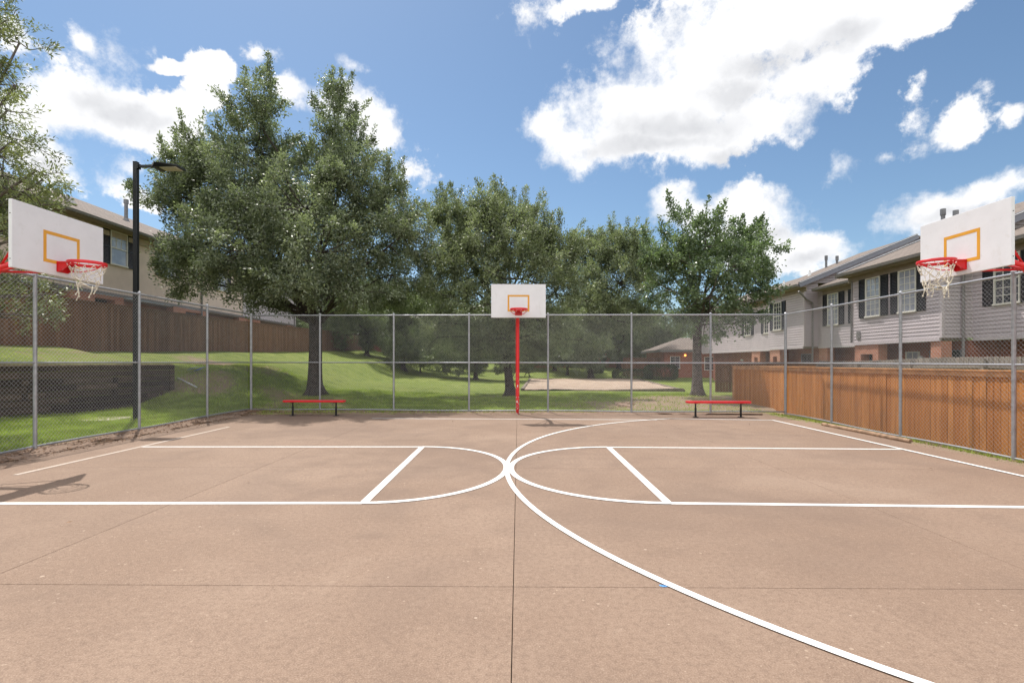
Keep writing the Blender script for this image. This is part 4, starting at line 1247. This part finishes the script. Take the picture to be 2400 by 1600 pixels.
# ------------------------------------------------------------------ picnic table and grill
def build_picnic():
    x, y = (1222-1200)/FPX*47, 47.0
    z = float(terrain(x,y))
    root = empty('picnic_table', (x,y,z), 0.35); tag(root, 'dark picnic table under the trees beside the park grill', 'picnic table')
    mb = MB(); mb.box(-0.9,0.9,-0.38,0.38,0.72,0.77); mb.build('tabletop', BLACK, root)
    for s in (-1,1):
        mb = MB(); mb.box(-0.9,0.9,s*0.72-0.13,s*0.72+0.13,0.42,0.46); mb.build('bench_seat', BLACK, root)
        mb = MB(); mb.bar((s*0.6,-0.75,0.0),(s*0.6,0.2,0.72),0.06,0.06); mb.bar((s*0.6,0.75,0.0),(s*0.6,-0.2,0.72),0.06,0.06); mb.bar((s*0.6,-0.8,0.39),(s*0.6,0.8,0.39),0.05,0.05); mb.build('leg', BLACK, root)
    x, y = (1240-1200)/FPX*44, 44.0; z = float(terrain(x,y))
    root = empty('park_grill', (x,y,z)); tag(root, 'black park grill on a thin post right of the picnic table', 'grill')
    mb = MB(); mb.tube([(0,0,-0.1),(0,0,0.85)],0.035,8); mb.build('post', BLACK, root)
    mb = MB(); mb.box(-0.38,0.38,-0.25,0.25,0.85,0.90); mb.box(-0.38,0.38,0.22,0.25,0.90,1.12); mb.box(-0.38,-0.35,-0.25,0.22,0.90,1.10); mb.box(0.35,0.38,-0.25,0.22,0.90,1.10); mb.build('fire_box', BLACK, root)
    mb = MB()
    for k in range(9): mb.bar((-0.34,-0.22+0.05*k,1.02),(0.34,-0.22+0.05*k,1.02),0.012,0.012)
    mb.build('grate', GALV, root)
build_picnic()
# ------------------------------------------------------------------ trees
def leaves_np(rng, P, A, length, width, up=0.55, fold=0.12, jl=0.3):
    """P: (n,3) base points, A: (n,3) axis directions -> quads shaped like pointed leaves"""
    n = len(P)
    A = A/np.linalg.norm(A, axis=1, keepdims=True)
    N = rng.normal(size=(n,3)); N[:,2] += up*2.2
    S = np.cross(A, N); S /= np.linalg.norm(S, axis=1, keepdims=True)+1e-9
    N = np.cross(S, A)
    L = length*(1+jl*rng.uniform(-1,1,(n,1))); W = width*(1+jl*rng.uniform(-1,1,(n,1)))
    m = P+A*L*0.48
    v = np.stack([P, m+S*W*0.5+N*fold*W, P+A*L-N*fold*L*0.6, m-S*W*0.5+N*fold*W], 1).reshape(-1,3)
    f = np.arange(4*n).reshape(n,4)
    return v, f

def crown_sprays(rng, lobes, density, shell=0.45):
    """lobes: (cx,cy,cz,rx,ry,rz) -> spray centres, outward directions, lobe index"""
    C = []; Dr = []; I = []
    for i, (cx,cy,cz,rx,ry,rz) in enumerate(lobes):
        n = max(4, int(density*(rx*ry*rz)**(2/3.0)*4.2))
        d = rng.normal(size=(n,3)); d /= np.linalg.norm(d,axis=1,keepdims=True)
        lump = 1+0.16*np.sin(d[:,0]*5+i)*np.cos(d[:,2]*6+i*2)+0.10*np.sin(d[:,1]*9+i)
        r = (shell+(1-shell)*rng.uniform(0,1,(n,1))**0.7)*lump[:,None]
        R = np.array([rx,ry,rz])
        C.append(np.array([cx,cy,cz])+d*r*R)
        o = d/R; o /= np.linalg.norm(o,axis=1,keepdims=True)
        Dr.append(o); I.append(np.full(n,i))
    return np.concatenate(C), np.concatenate(Dr), np.concatenate(I)

def make_tree(name, label, base, fork_z, lobes, trunk_r, leafmat, barkmat, density=1.0, per=110, leaf=(0.09,0.045), spray=0.9, seed=1,
              group=None, up=0.25, twigs=True, shoots=0, droop=0.0, axis_bias=0.45, limbs=True, lean=(0,0), spread=0.23, flare=1.7):
    rng = np.random.default_rng(seed); rg = random.Random(seed)
    root = empty(name, base); tag(root, label, 'tree', group)
    B = np.array(base)
    lob = np.array(lobes, float); lob[:, :3] -= B            # local
    C, Dr, I = crown_sprays(rng, lob, density)
    # trunk and limbs
    mb = MB()
    fz = fork_z-base[2]
    top = Vector((lean[0], lean[1], fz))
    pts = []; rr = []
    for k in range(9):
        t = k/8
        pts.append(Vector((lean[0]*t+0.05*trunk_r*math.sin(5*t+seed), lean[1]*t, -0.15+(fz+0.15)*t)))
        rr.append(trunk_r*((flare-1)*math.exp(-9*t)+1.0-0.16*t)*(1+0.12*max(0,t-0.8)*5))
    mb.tube(pts, rr, 14)
    for q in range(5):      # root flare
        a = 2*math.pi*q/5+seed
        mb.tube([Vector((math.cos(a)*trunk_r*0.55, math.sin(a)*trunk_r*0.55, fz*0.16)), Vector((math.cos(a)*trunk_r*1.25, math.sin(a)*trunk_r*1.25, 0.12)), Vector((math.cos(a)*trunk_r*2.3, math.sin(a)*trunk_r*2.3, -0.12))], [trunk_r*0.45, trunk_r*0.42, trunk_r*0.2], 8)
    nodes = [[] for _ in lob]
    for i, l in enumerate(lob):
        c = Vector(l[:3])
        a = top + Vector((0,0,-0.25*rg.random()))
        rise = Vector((c.x*0.30, c.y*0.30, fz + (c.z-fz)*0.55))
        k0 = min(0.62, 0.30+0.06*(l[3]*l[5])**0.5)*trunk_r
        P = []
        for k in range(9):
            t = k/8
            p = a*(1-t)**2 + rise*2*t*(1-t) + c*t*t
            if 0 < k < 8: p += Vector((rg.uniform(-1,1), rg.uniform(-1,1), rg.uniform(-.5,.5)))*0.05*(c-a).length*0.5
            P.append(p)
        mb.tube(P, [k0*(1-0.78*k/8) for k in range(9)], 8)
        nodes[i] = P
    if twigs:
        sel = range(len(C))
        for s in sel:
            if rg.random() < 0.35: continue
            c = Vector(C[s]); P = nodes[I[s]]
            best = min(P[3:], key=lambda q: (q-c).length)
            m = (best+c)/2 + Vector((0,0,-0.08*(c-best).length)) + Vector((rg.uniform(-.1,.1), rg.uniform(-.1,.1), rg.uniform(-.1,.1)))
            L = (c-best).length
            r0 = min(0.045, 0.010+0.011*L)
            e = c + Vector(Dr[s])*spray*0.4
            mb.tube([best, m, c, e], [r0, r0*0.7, r0*0.45, 0.004], 4, False)
    mb.build('trunk', barkmat, root, smooth=True, recalc=False)
    # sprays
    dirs = Dr*axis_bias + rng.normal(size=Dr.shape)*0.42
    dirs[:,2] += up
    dirs[:,2] -= droop
    dirs /= np.linalg.norm(dirs,axis=1,keepdims=True)
    if shoots:              # upright leader shoots along the top of the crown
        order = np.argsort(-(C[:,2] - 0.02*np.abs(C[:,0])))[:int(len(C)*0.5)]
        pick = order[rng.choice(len(order), min(shoots,len(order)), replace=False)]
        C2 = C[pick] + Dr[pick]*0.3; d2 = Dr[pick]*0.5+rng.normal(size=(len(pick),3))*0.22; d2[:,2] += 0.9; d2 /= np.linalg.norm(d2,axis=1,keepdims=True)
        C = np.concatenate([C,C2]); dirs = np.concatenate([dirs,d2])
        lenf = np.concatenate([np.ones(len(C)-len(C2)), np.full(len(C2),1.25)]); thin = np.concatenate([np.ones(len(C)-len(C2)), np.full(len(C2),0.55)])
    else:
        lenf = np.ones(len(C)); thin = np.ones(len(C))
    nS = len(C)
    cnt = rng.integers(int(per*0.6), int(per*1.4), nS)
    idx = np.repeat(np.arange(nS), cnt)
    n = len(idx)
    t = rng.uniform(-0.45, 0.6, n)
    Ls = (spray*rng.uniform(0.7,1.35,nS)*lenf)[idx]
    lat = rng.normal(size=(n,3))*(spread*spray*thin[idx]*(1.0-0.62*np.clip(t+0.45,0,1)))[:,None]
    lat[:,2] *= 0.8
    P = C[idx] + dirs[idx]*(t*Ls)[:,None] + lat
    P[:,2] -= droop*0.5*np.clip(t+0.2,0,1)**2*Ls
    A = dirs[idx]*0.6 + lat/(spread*spray)*0.55 + rng.normal(size=(n,3))*0.5
    A[:,2] -= droop*0.4
    v, f = leaves_np(rng, P, A, leaf[0], leaf[1])
    np_mesh('crown', v, f, leafmat, root)
    print('tree', name, nS, n)
    return root

BARK = simple('dark_bark', (0.060,0.047,0.040), 0.95, var=0.45, vscale=9, bump=1.0, bscale=18)
BARKG = simple('grey_bark', (0.115,0.095,0.082), 0.95, var=0.4, vscale=9, bump=1.0, bscale=18)
OAK = leaf_mat('oak_leaf', (0.062,0.082,0.048), (0.250,0.278,0.190), trans=0.34, rough=0.40, spec=0.55)
OAK2 = leaf_mat('willow_oak_leaf', (0.078,0.098,0.052), (0.255,0.282,0.180), trans=0.34, rough=0.42, spec=0.5)
NEAR = leaf_mat('live_oak_leaf', (0.085,0.105,0.050), (0.250,0.270,0.150), trans=0.36, rough=0.40, spec=0.5, yel=(0.25,0.26,0.06))
PEAR = leaf_mat('pear_leaf', (0.065,0.100,0.055), (0.185,0.235,0.135), trans=0.34, rough=0.36, spec=0.6)
FARL = leaf_mat('far_leaf', (0.075,0.100,0.048), (0.180,0.212,0.110), trans=0.32, rough=0.5, spec=0.4)
SHRUB = leaf_mat('light_shrub_leaf', (0.13,0.17,0.035), (0.20,0.24,0.06), trans=0.35, rough=0.5, spec=0.4)

def lob(lst, Y, dy, ky=1.0, seed=0):
    """display pixels (x, y, rx, ry) at distance Y -> lobes; dy spreads them in depth"""
    rg = random.Random(seed); out = []
    k = Y/1148.0
    for e in lst:
        x, y, rx, ry = e[:4]
        off = e[4] if len(e) > 4 else rg.uniform(-dy, dy)
        Yl = Y+off; kk = Yl/1148.0
        X = (x-1176)*kk; Z = CAM_H+(832-y)*kk
        out.append((X, Yl, Z, rx*kk, max(rx*kk, min(ry*kk*1.2, 2.2))*ky, ry*kk))
    return out

# the big oak
L1 = [(597, 255.0, 42, 88, 0), (585, 345.0, 80, 90, 0.5), (770, 277.0, 36, 88, 0.8), (785, 363.0, 75, 80, 0.5), (484.4, 381.0, 72, 62), (417.2, 394.5, 58, 42), (379.4, 382.8, 34, 24), (463.4, 457.5, 95, 70), (560, 450.0, 105, 90, -1.5), (660, 462.0, 90, 70, 1.0), (700, 480, 120, 95, -2.2), (820, 444.0, 90, 80, -0.6), (880, 480, 72, 70), (925, 540, 50, 75), (484.4, 560, 105, 70, -1.0), (413.0, 590, 52, 42), (450.8, 640, 75, 36, -0.8), (560, 570, 110, 80, -3.0), (640, 600, 100, 70, 2.5), (740, 580, 110, 75, -3.4), (850, 580, 95, 75, 1.5), (900, 630, 62, 60, -0.8), (547.4, 655, 75, 36, -2.4), (690, 650, 80, 38, -4.0), (800, 660, 90, 40, -2.8), (890, 680, 60, 34), (509.6, 500, 70, 50, 3.0), (760, 500, 70, 60, 3.5), (620, 500, 70, 60, 4.0), (429.8, 480, 60, 40, 1.0), (610, 690, 50, 22, -1.5), (560, 690, 40, 18, 0.8)]
y1 = 21.0; x1 = (739-1200)/FPX*y1
make_tree('oak_tree', 'large spreading dark oak with two pointed tops behind the left bench', (x1,y1,float(terrain(x1,y1))-0.03), 3.35, lob(L1,y1,1.6,1.15,3), 0.29, OAK, BARK, density=3.2, per=260, leaf=(0.112,0.054), spray=0.95, seed=4, shoots=150, up=0.2)
# the oak behind the centre hoop
L2 = [(1218, 517.2, 55, 52, 0.5), (1265, 561.1, 55, 50), (1305, 606.8, 45, 55), (1000, 505.5, 38, 44), (1060, 494.8, 52, 48, 0.8), (1165, 486.4, 50, 45, 0.6), (1105, 498.9, 52, 62, 0), (1115, 465.7, 24, 34, 0), (1035, 540.4, 62, 62), (1150, 557.0, 95, 80, -1.0), (1215, 548.7, 52, 56), (1262, 594.4, 50, 56), (1010, 598.5, 55, 70), (1090, 606.8, 95, 80, 1.6), (1200, 640, 95, 75, -1.4), (1275, 670, 55, 60), (1040, 680, 75, 60, -1.8), (1120, 700, 95, 60, -2.6), (1220, 725, 90, 50, -1.2), (1290, 740, 50, 40), (1015, 740, 50, 36), (1170, 770, 80, 36, -1.5), (1090, 770, 60, 34, 1.5), (1250, 785, 50, 22, -0.4), (1110, 800, 60, 26, -0.5), (1190, 806, 60, 22, -1.2), (1060, 790, 42, 24, 0.5), (1250, 802, 50, 20, -0.8), (1340, 780, 50, 28, 0.5), (1005, 775, 40, 26, 0.0)]
y2 = 22.7; x2 = (1197-1200)/FPX*y2
make_tree('oak_tree', 'rounded green oak directly behind the centre hoop with a single dark trunk', (x2,y2,float(terrain(x2,y2))-0.03), 2.9, lob(L2,y2,1.5,1.1,5), 0.20, OAK2, BARK, density=3.1, per=225, leaf=(0.11,0.048), spray=0.95, seed=8, shoots=150, up=0.15, lean=(-0.25,0.0))
# thinner oak behind it to the right
L4 = [(1345,575,40,40),(1400,560,50,36),(1455,565,40,36),(1490,610,40,50),(1345,690,50,50),(1370,590,62,50),(1430,570,55,40),(1470,600,40,50),(1340,650,60,55),(1420,650,80,60,-1),(1480,680,50,60),(1390,720,80,45),(1460,740,55,36),(1330,720,40,40)]
y4 = 45.5; x4 = (1385-1200)/FPX*y4
make_tree('oak_tree', 'thin crowned oak with sky showing through between the two nearer trees', (x4,y4,float(terrain(x4,y4))), 4.2, lob(L4,y4,2.2,1.0,6), 0.19, OAK2, BARK, density=2.0, per=130, leaf=(0.20,0.085), spray=1.4, seed=12, shoots=60)
# broadleaf tree on the right
L3 = [(1560, 502.1, 38, 30, 0), (1548, 552.9, 58, 50), (1620, 541.6, 62, 42), (1680.2, 547.2, 52, 42), (1727.5, 564.2, 50, 46), (1753.3, 597.4, 36, 46), (1520, 597.4, 50, 52), (1590, 608.7, 80, 56, -1.2), (1671.6, 620, 85, 60, -1.6), (1736.1, 650, 45, 50), (1540, 665, 60, 50, -0.8), (1628.6, 680, 85, 50, -1.8), (1697.4, 690, 70, 46, -1.0), (1736.1, 720, 34, 26), (1560, 720, 60, 40), (1637.2, 745, 80, 36), (1600, 597.4, 60, 50, 1.6), (1680.2, 574.8, 60, 46, 1.5)]
y3 = 22.3; x3 = (1634-1200)/FPX*y3
make_tree('broadleaf_tree', 'glossy green broadleaf tree beside the right house, behind the right bench', (x3,y3,float(terrain(x3,y3))-0.03), 3.4, lob(L3,y3,1.3,1.1,7), 0.21, PEAR, BARKG, density=2.9, per=135, leaf=(0.108,0.078), spray=0.75, seed=21, shoots=70, up=0.1, flare=1.9)
# near tree at the left edge: long twigs with narrow leaves
LN = []
def nl(u, v, Y, rx, ry, rz): LN.append(((u-14-1200)/FPX*Y, Y, CAM_H+(849-v)/FPX*Y, rx, ry, rz))
nl(10,60,10.6,0.45,0.6,0.35); nl(20,150,10.4,0.65,0.7,0.5); nl(-90,230,10.8,1.0,1.0,0.8); nl(30,260,10.2,0.5,0.6,0.35); nl(45,330,10.2,0.45,0.6,0.25); nl(20,410,10.4,0.85,0.8,0.55); nl(100,400,10.1,0.45,0.5,0.3)
nl(25,440,10.0,0.7,0.7,0.4); nl(60,500,10.2,0.7,0.6,0.35); nl(20,540,10.3,0.7,0.6,0.4); nl(90,545,10.4,0.5,0.5,0.3); nl(10,360,10.2,0.6,0.6,0.4); nl(115,420,10.3,0.35,0.4,0.22); nl(60,100,10.3,0.4,0.5,0.2); nl(50,200,10.3,0.45,0.5,0.25); nl(50,655,10.6,0.7,0.6,0.4); nl(110,690,10.6,0.5,0.5,0.3); nl(20,480,10.6,0.9,0.8,0.5); nl(110,480,10.2,0.35,0.5,0.22); nl(-40,560,10.6,0.9,0.9,0.6); nl(-10,640,10.8,0.8,0.8,0.5); nl(60,690,10.7,0.6,0.7,0.4); nl(80,740,10.6,0.55,0.6,0.35); nl(0,740,10.9,0.6,0.7,0.4); nl(-30,300,10.8,0.9,0.9,0.8); nl(-20,680,10.6,0.6,0.6,0.5)
nl(-150,0,11.2,1.8,1.6,1.4); nl(-240,300,11.4,2.0,1.8,1.6); nl(-330,-60,11.0,2.2,1.8,1.4); nl(-380,450,11.5,2.0,1.8,1.2); nl(-100,-150,10.2,1.4,1.4,0.9)
xn, yn = -13.1, 11.3
xn = -12.0; yn = 9.6
make_tree('live_oak_tree', 'narrow leaved live oak reaching into the picture at the left edge', (xn,yn,float(terrain(xn,yn))-0.03), 2.6, LN, 0.24, NEAR, BARKG, density=6.0, per=95, leaf=(0.092,0.026), spray=0.55, seed=31, shoots=0, up=0.12, droop=0.06, axis_bias=0.8, spread=0.19)

# background trees: two kinds, copied with turns and scales
def small_lobes(seed, h, w, low):
    rg = random.Random(seed); out = []
    for k in range(13):
        a = rg.uniform(0,6.28); r = rg.uniform(0.1,0.62)*w/2; z = rg.uniform(low+0.16*h, h*0.88)
        f = 1-0.55*abs((z-low)/(h-low)-0.35)
        out.append((r*math.cos(a)*f*1.2, r*math.sin(a)*f*1.2, z, w*0.24*f, w*0.24*f, h*0.14))
    return out
pa = make_tree('oak_tree', 'x', (0,0,0), 2.3, small_lobes(2,9.0,9.8,0.25), 0.19, FARL, BARK, density=1.7, per=130, leaf=(0.22,0.10), spray=1.1, seed=41, twigs=False)
pb = make_tree('oak_tree', 'x', (0,0,0), 1.9, small_lobes(9,7.0,7.8,0.3), 0.13, OAK, BARK, density=1.7, per=120, leaf=(0.20,0.09), spray=0.95, seed=43, twigs=False)
ps = make_tree('shrub_tree', 'x', (0,0,0), 0.7, small_lobes(5,3.6,4.2,0.25), 0.08, SHRUB, BARK, density=1.1, per=90, leaf=(0.16,0.08), spray=0.8, seed=47, twigs=False)
bg = [(pa,1115,40,0.88,'distant tree whose trunk stands just left of the red hoop post'),
      (pa,945,43,0.95,'distant tree with a dark trunk on the sloping lawn left of centre'),
      (pa,860,47,1.0,'distant tree hiding the far left fence corner, right of the big oak trunk'),
      (pa,800,58,1.15,'far tree filling the dark gap under the right limbs of the big oak'),
      (pb,1042,50,1.05,'small distant tree with low branches at the top of the central lawn'),
      (pa,1180,60,1.1,'far tree behind the red hoop post at the end of the lawn'),
      (pa,1300,56,1.0,'far tree behind the sand pit, right of the hoop'),
      (pb,1382,45,0.9,'young thin distant tree at the back edge of the sand pit'),
      (pa,1450,60,1.15,'far tree above the low clipped hedge'),
      (pb,1545,54,1.1,'far tree left of the hipped roof of the brick house'),
      (pa,1690,52,1.05,'far tree behind the brick house and the right tree'),
      (pa,1010,70,1.3,'farthest tree closing the view above the central lawn'),
      (pb,1250,64,1.2,'far small tree between the hoop post and the grill'),
      (pa,1375,72,1.3,'farthest tree behind the sand pit'),
      (pb,1330,49,1.0,'low crowned tree on the lawn between the grill and the bush'),
      (pb,1425,66,1.25,'low crowned far tree right of the sand pit, before the long house'),
      (pb,905,66,1.3,'low far tree in front of the shaded red brick house'),
      (ps,985,45,1.0,'light green shrubby tree glowing in the sun on the far lawn'),
      (ps,1085,52,0.85,'small light green shrub at the crest of the central lawn'),
      (pa,700,62,1.1,'far tree behind the end of the left apartment building'),
      (pb,1860,60,1.6,'treetop showing over the roof of the grey houses')]
used = set()
for k, (proto, u, Y, s, lab) in enumerate(bg):
    o = proto if proto.name not in used else copy_tree(proto)
    used.add(proto.name)
    x = (u-1200)/FPX*Y
    if 'treetop' in lab: x = 34.5; 
    o.location = (x, Y, float(terrain(x,Y))-0.05)
    o.rotation_euler = (0,0,k*1.9); o.scale = (s,s,s*(1.0 if k % 2 else 0.93))
    tag(o, lab, 'tree' if proto is not ps else 'shrub', 'trees at the back of the lawn' if proto is not ps else 'light shrubs at the back of the lawn')

# the far wood that closes the view
def far_wood():
    rng = np.random.default_rng(77)
    n = 900
    X = rng.uniform(-120,130,n); Y = rng.uniform(92,128,n); Zt = 7.5+3.5*np.sin(X*0.11)+2*np.sin(X*0.37+1)+rng.uniform(-1.5,1.5,n)
    C = np.stack([X,Y,terrain(X,Y)*0+terrain(X,np.full(n,92.0))+Zt*rng.uniform(0.05,1,n)],1)
    idx = np.repeat(np.arange(n),150); m = len(idx)
    P = C[idx]+rng.normal(size=(m,3))*np.array([1.5,1.5,1.1])
    v, f = leaves_np(rng, P, rng.normal(size=(m,3)), 0.55, 0.32)
    o = np_mesh('far_wood', v, f, FARL); tag(o, 'far wood of dense green trees closing the end of the lawn', 'wood', kind='stuff')
far_wood()

# hedges
def hedge(label, cx, cy, w, d, h, seed, mat):
    rng = np.random.default_rng(seed)
    z = float(terrain(cx,cy))
    n = 9000
    p = rng.uniform(-1,1,(n,3))
    q = np.abs(p)**4; r = (q.sum(1))**0.25
    p = p/r[:,None]*(0.9+0.12*rng.uniform(0,1,(n,1)))
    P = p*np.array([w/2,d/2,h/2]); P[:,2] += h/2
    A = p + rng.normal(size=(n,3))*0.6
    v, f = leaves_np(rng, P, A, 0.09, 0.05)
    root = empty('hedge', (cx,cy,z)); tag(root, label, 'hedge', 'clipped hedges by the brick house')
    np_mesh('foliage', v, f, mat, root)
    mb = MB()
    for k in range(7):
        x = (-0.42+0.14*k)*w
        mb = MB(); mb.tube([(x,0,-0.05),(x+0.05,0.03,h*0.4),(x-0.06,0.1,h*0.8)], [0.03,0.02,0.01], 5)
        mb.tube([(x,0,h*0.2),(x+0.1,-0.15,h*0.7)], [0.02,0.01], 5)
        mb.build('stem', BARK, root)
HEDGE = leaf_mat('hedge_leaf', (0.030,0.050,0.018), (0.060,0.085,0.030), trans=0.15)
hedge('long low clipped dark hedge at the back corner of the sand pit', (1482-1200)/FPX*44, 44.0, 3.4, 1.2, 0.85, 1, HEDGE)
hedge('taller rounded dark hedge in front of the brick house', (1549-1200)/FPX*43.0, 43.0, 2.7, 1.5, 1.3, 2, HEDGE)
hedge('small dark bush far behind the sand pit left of the low hedge', (1395-1200)/FPX*52, 52.0, 1.6, 1.2, 1.0, 3, HEDGE)

# ------------------------------------------------------------------ grass blades and fallen leaves
def blades(name, areas, mat, seed, ground=True):
    rng = np.random.default_rng(seed); Vs = []
    for (x0,x1,y0,y1,n,h) in areas:
        X = rng.uniform(x0,x1,n); Y = rng.uniform(y0,y1,n)
        dens = np.sin(X*3.1+Y*1.7)+np.sin(X*7.3-Y*5.1)*0.6+rng.uniform(-1.2,1.2,n)
        k = dens > -0.9; X = X[k]; Y = Y[k]
        k = X > wall_x(Y)-0.02
        k |= Y > 18
        k &= ~((X > 2.8) & (Y > 16.3) & (Y < 21.5) & (rng.uniform(0,1,len(X)) < 0.72))
        if x1 < -13: k[:] = True
        X = X[k]; Y = Y[k]; m = len(X)
        Z = terrain(X,Y)
        ins = Z > -0.12; X=X[ins]; Y=Y[ins]; Z=Z[ins]; m=len(X)
        a = rng.uniform(0,6.28,m); w = 0.006*(1+rng.uniform(0,1,m)); hh = h*rng.uniform(0.45,1.3,m)
        dx = np.cos(a)*w; dy = np.sin(a)*w
        lx = rng.normal(size=m)*hh*0.45; ly = rng.normal(size=m)*hh*0.45
        Vs.append(np.stack([np.stack([X-dx,Y-dy,Z-0.01],1),np.stack([X+dx,Y+dy,Z-0.01],1),np.stack([X+lx,Y+ly,Z+hh],1)],1).reshape(-1,3))
    V = np.concatenate(Vs); F = np.arange(len(V)).reshape(-1,3)
    o = np_mesh(name, V, F, mat); tag(o, kind='stuff'); return o
GRASS = leaf_mat('grass_blade', (0.185,0.250,0.042), (0.31,0.37,0.095), trans=0.40, rough=0.6, spec=0.3, yel=(0.36,0.33,0.14))
o = blades('grass', [(-13.2,-8.7,5.5,17.5,95000,0.075), (-13,-1,16.6,24,60000,0.07), (-1,8.6,16.4,24,40000,0.07), (7.95,8.75,4,15.6,5500,0.06), (-8.0,8.0,15.55,16.3,9000,0.055), (-16,-12.5,8,18,14000,0.09)], GRASS, 3)
tag(o, 'short mown green grass growing on the lawns around the court', 'grass')

def litter():
    rng = np.random.default_rng(17)
    n = 5200
    X = np.concatenate([rng.normal(-8.34,0.2,n), rng.uniform(-8.3,7.5,1500), rng.normal(-7.6,0.9,500), rng.uniform(-7.5,7.5,26), rng.normal(8.15,0.18,260)])
    Y = np.concatenate([rng.uniform(4.0,16.2,n), rng.normal(15.75,0.22,1500), rng.normal(15.5,0.35,500), rng.uniform(4.5,15,26), rng.uniform(4,15,260)])
    k = (X > -9.2); X = X[k]; Y = Y[k]
    Z = np.maximum(terrain(X,Y), np.where((X > -8.2) & (Y < 15.35), 0.0, -9)) + rng.uniform(0.004,0.03,len(X))
    P = np.stack([X,Y,Z],1); A = rng.normal(size=P.shape); A[:,2] *= 0.25
    v, f = leaves_np(rng, P, A, 0.055, 0.022, up=1.2)
    m = simple('dry_leaf', (0.22,0.13,0.075), 0.9, var=0.5, vscale=25)
    o = np_mesh('leaf_litter', v, f, m); tag(o, 'dry brown fallen leaves along the foot of the fence', 'leaf litter', kind='stuff')
    # earth strip between slab and left fence: a low ragged sheet
    mb = MB(); L = []; R = []
    for y in np.linspace(3.0,16.1,90):
        L.append((-8.75,y,float(terrain(-8.75,y))+0.012)); R.append((-8.20+0.09*math.sin(y*2.3)+0.08*math.sin(y*6.1)+rng.uniform(-.05,.05)+ROT*y*0.6, y, 0.0045))
    M = []
    for a, b in zip(L, R): M.append((-8.3, a[1], 0.055+0.01*math.sin(a[1]*5)))
    mb.strip(L, M); mb.strip(M, R)
    L = []; R = []; M = []
    for x in np.linspace(-8.4,7.6,110):
        yy = 15.75-0.067*x
        L.append((x, yy+0.25, float(terrain(x,yy+0.25))+0.012)); M.append((x, yy-0.10, 0.045)); R.append((x, 15.33-0.012*x+0.05*math.sin(x*3.1)+0.035*math.sin(x*9.7)+rng.uniform(-.02,.02), 0.0048))
    mb.strip(L, M); mb.strip(M, R)
    e, N, b = mat_base('dry_earth'); co = obj_co(N)
    f1 = N.noise(co, 9, 6.0, 0.7); f2 = N.noise(co, 60, 4.0, 0.7)
    c = N.mix(N.ramp(f1, 0.3, 0.7), (0.225,0.150,0.108), (0.31,0.215,0.155)); c = N.mix(N.ramp(f2, 0.4, 0.7, 0.0, 0.5), c, (0.13,0.085,0.06))
    N.put(b.inputs['Base Color'], c); b.inputs['Roughness'].default_value = 0.95
    o = mb.build('earth_strip', e, recalc=False)
    for p in o.data.polygons:
        if p.normal.z < 0: p.flip()
    tag(o, kind='structure')
litter()
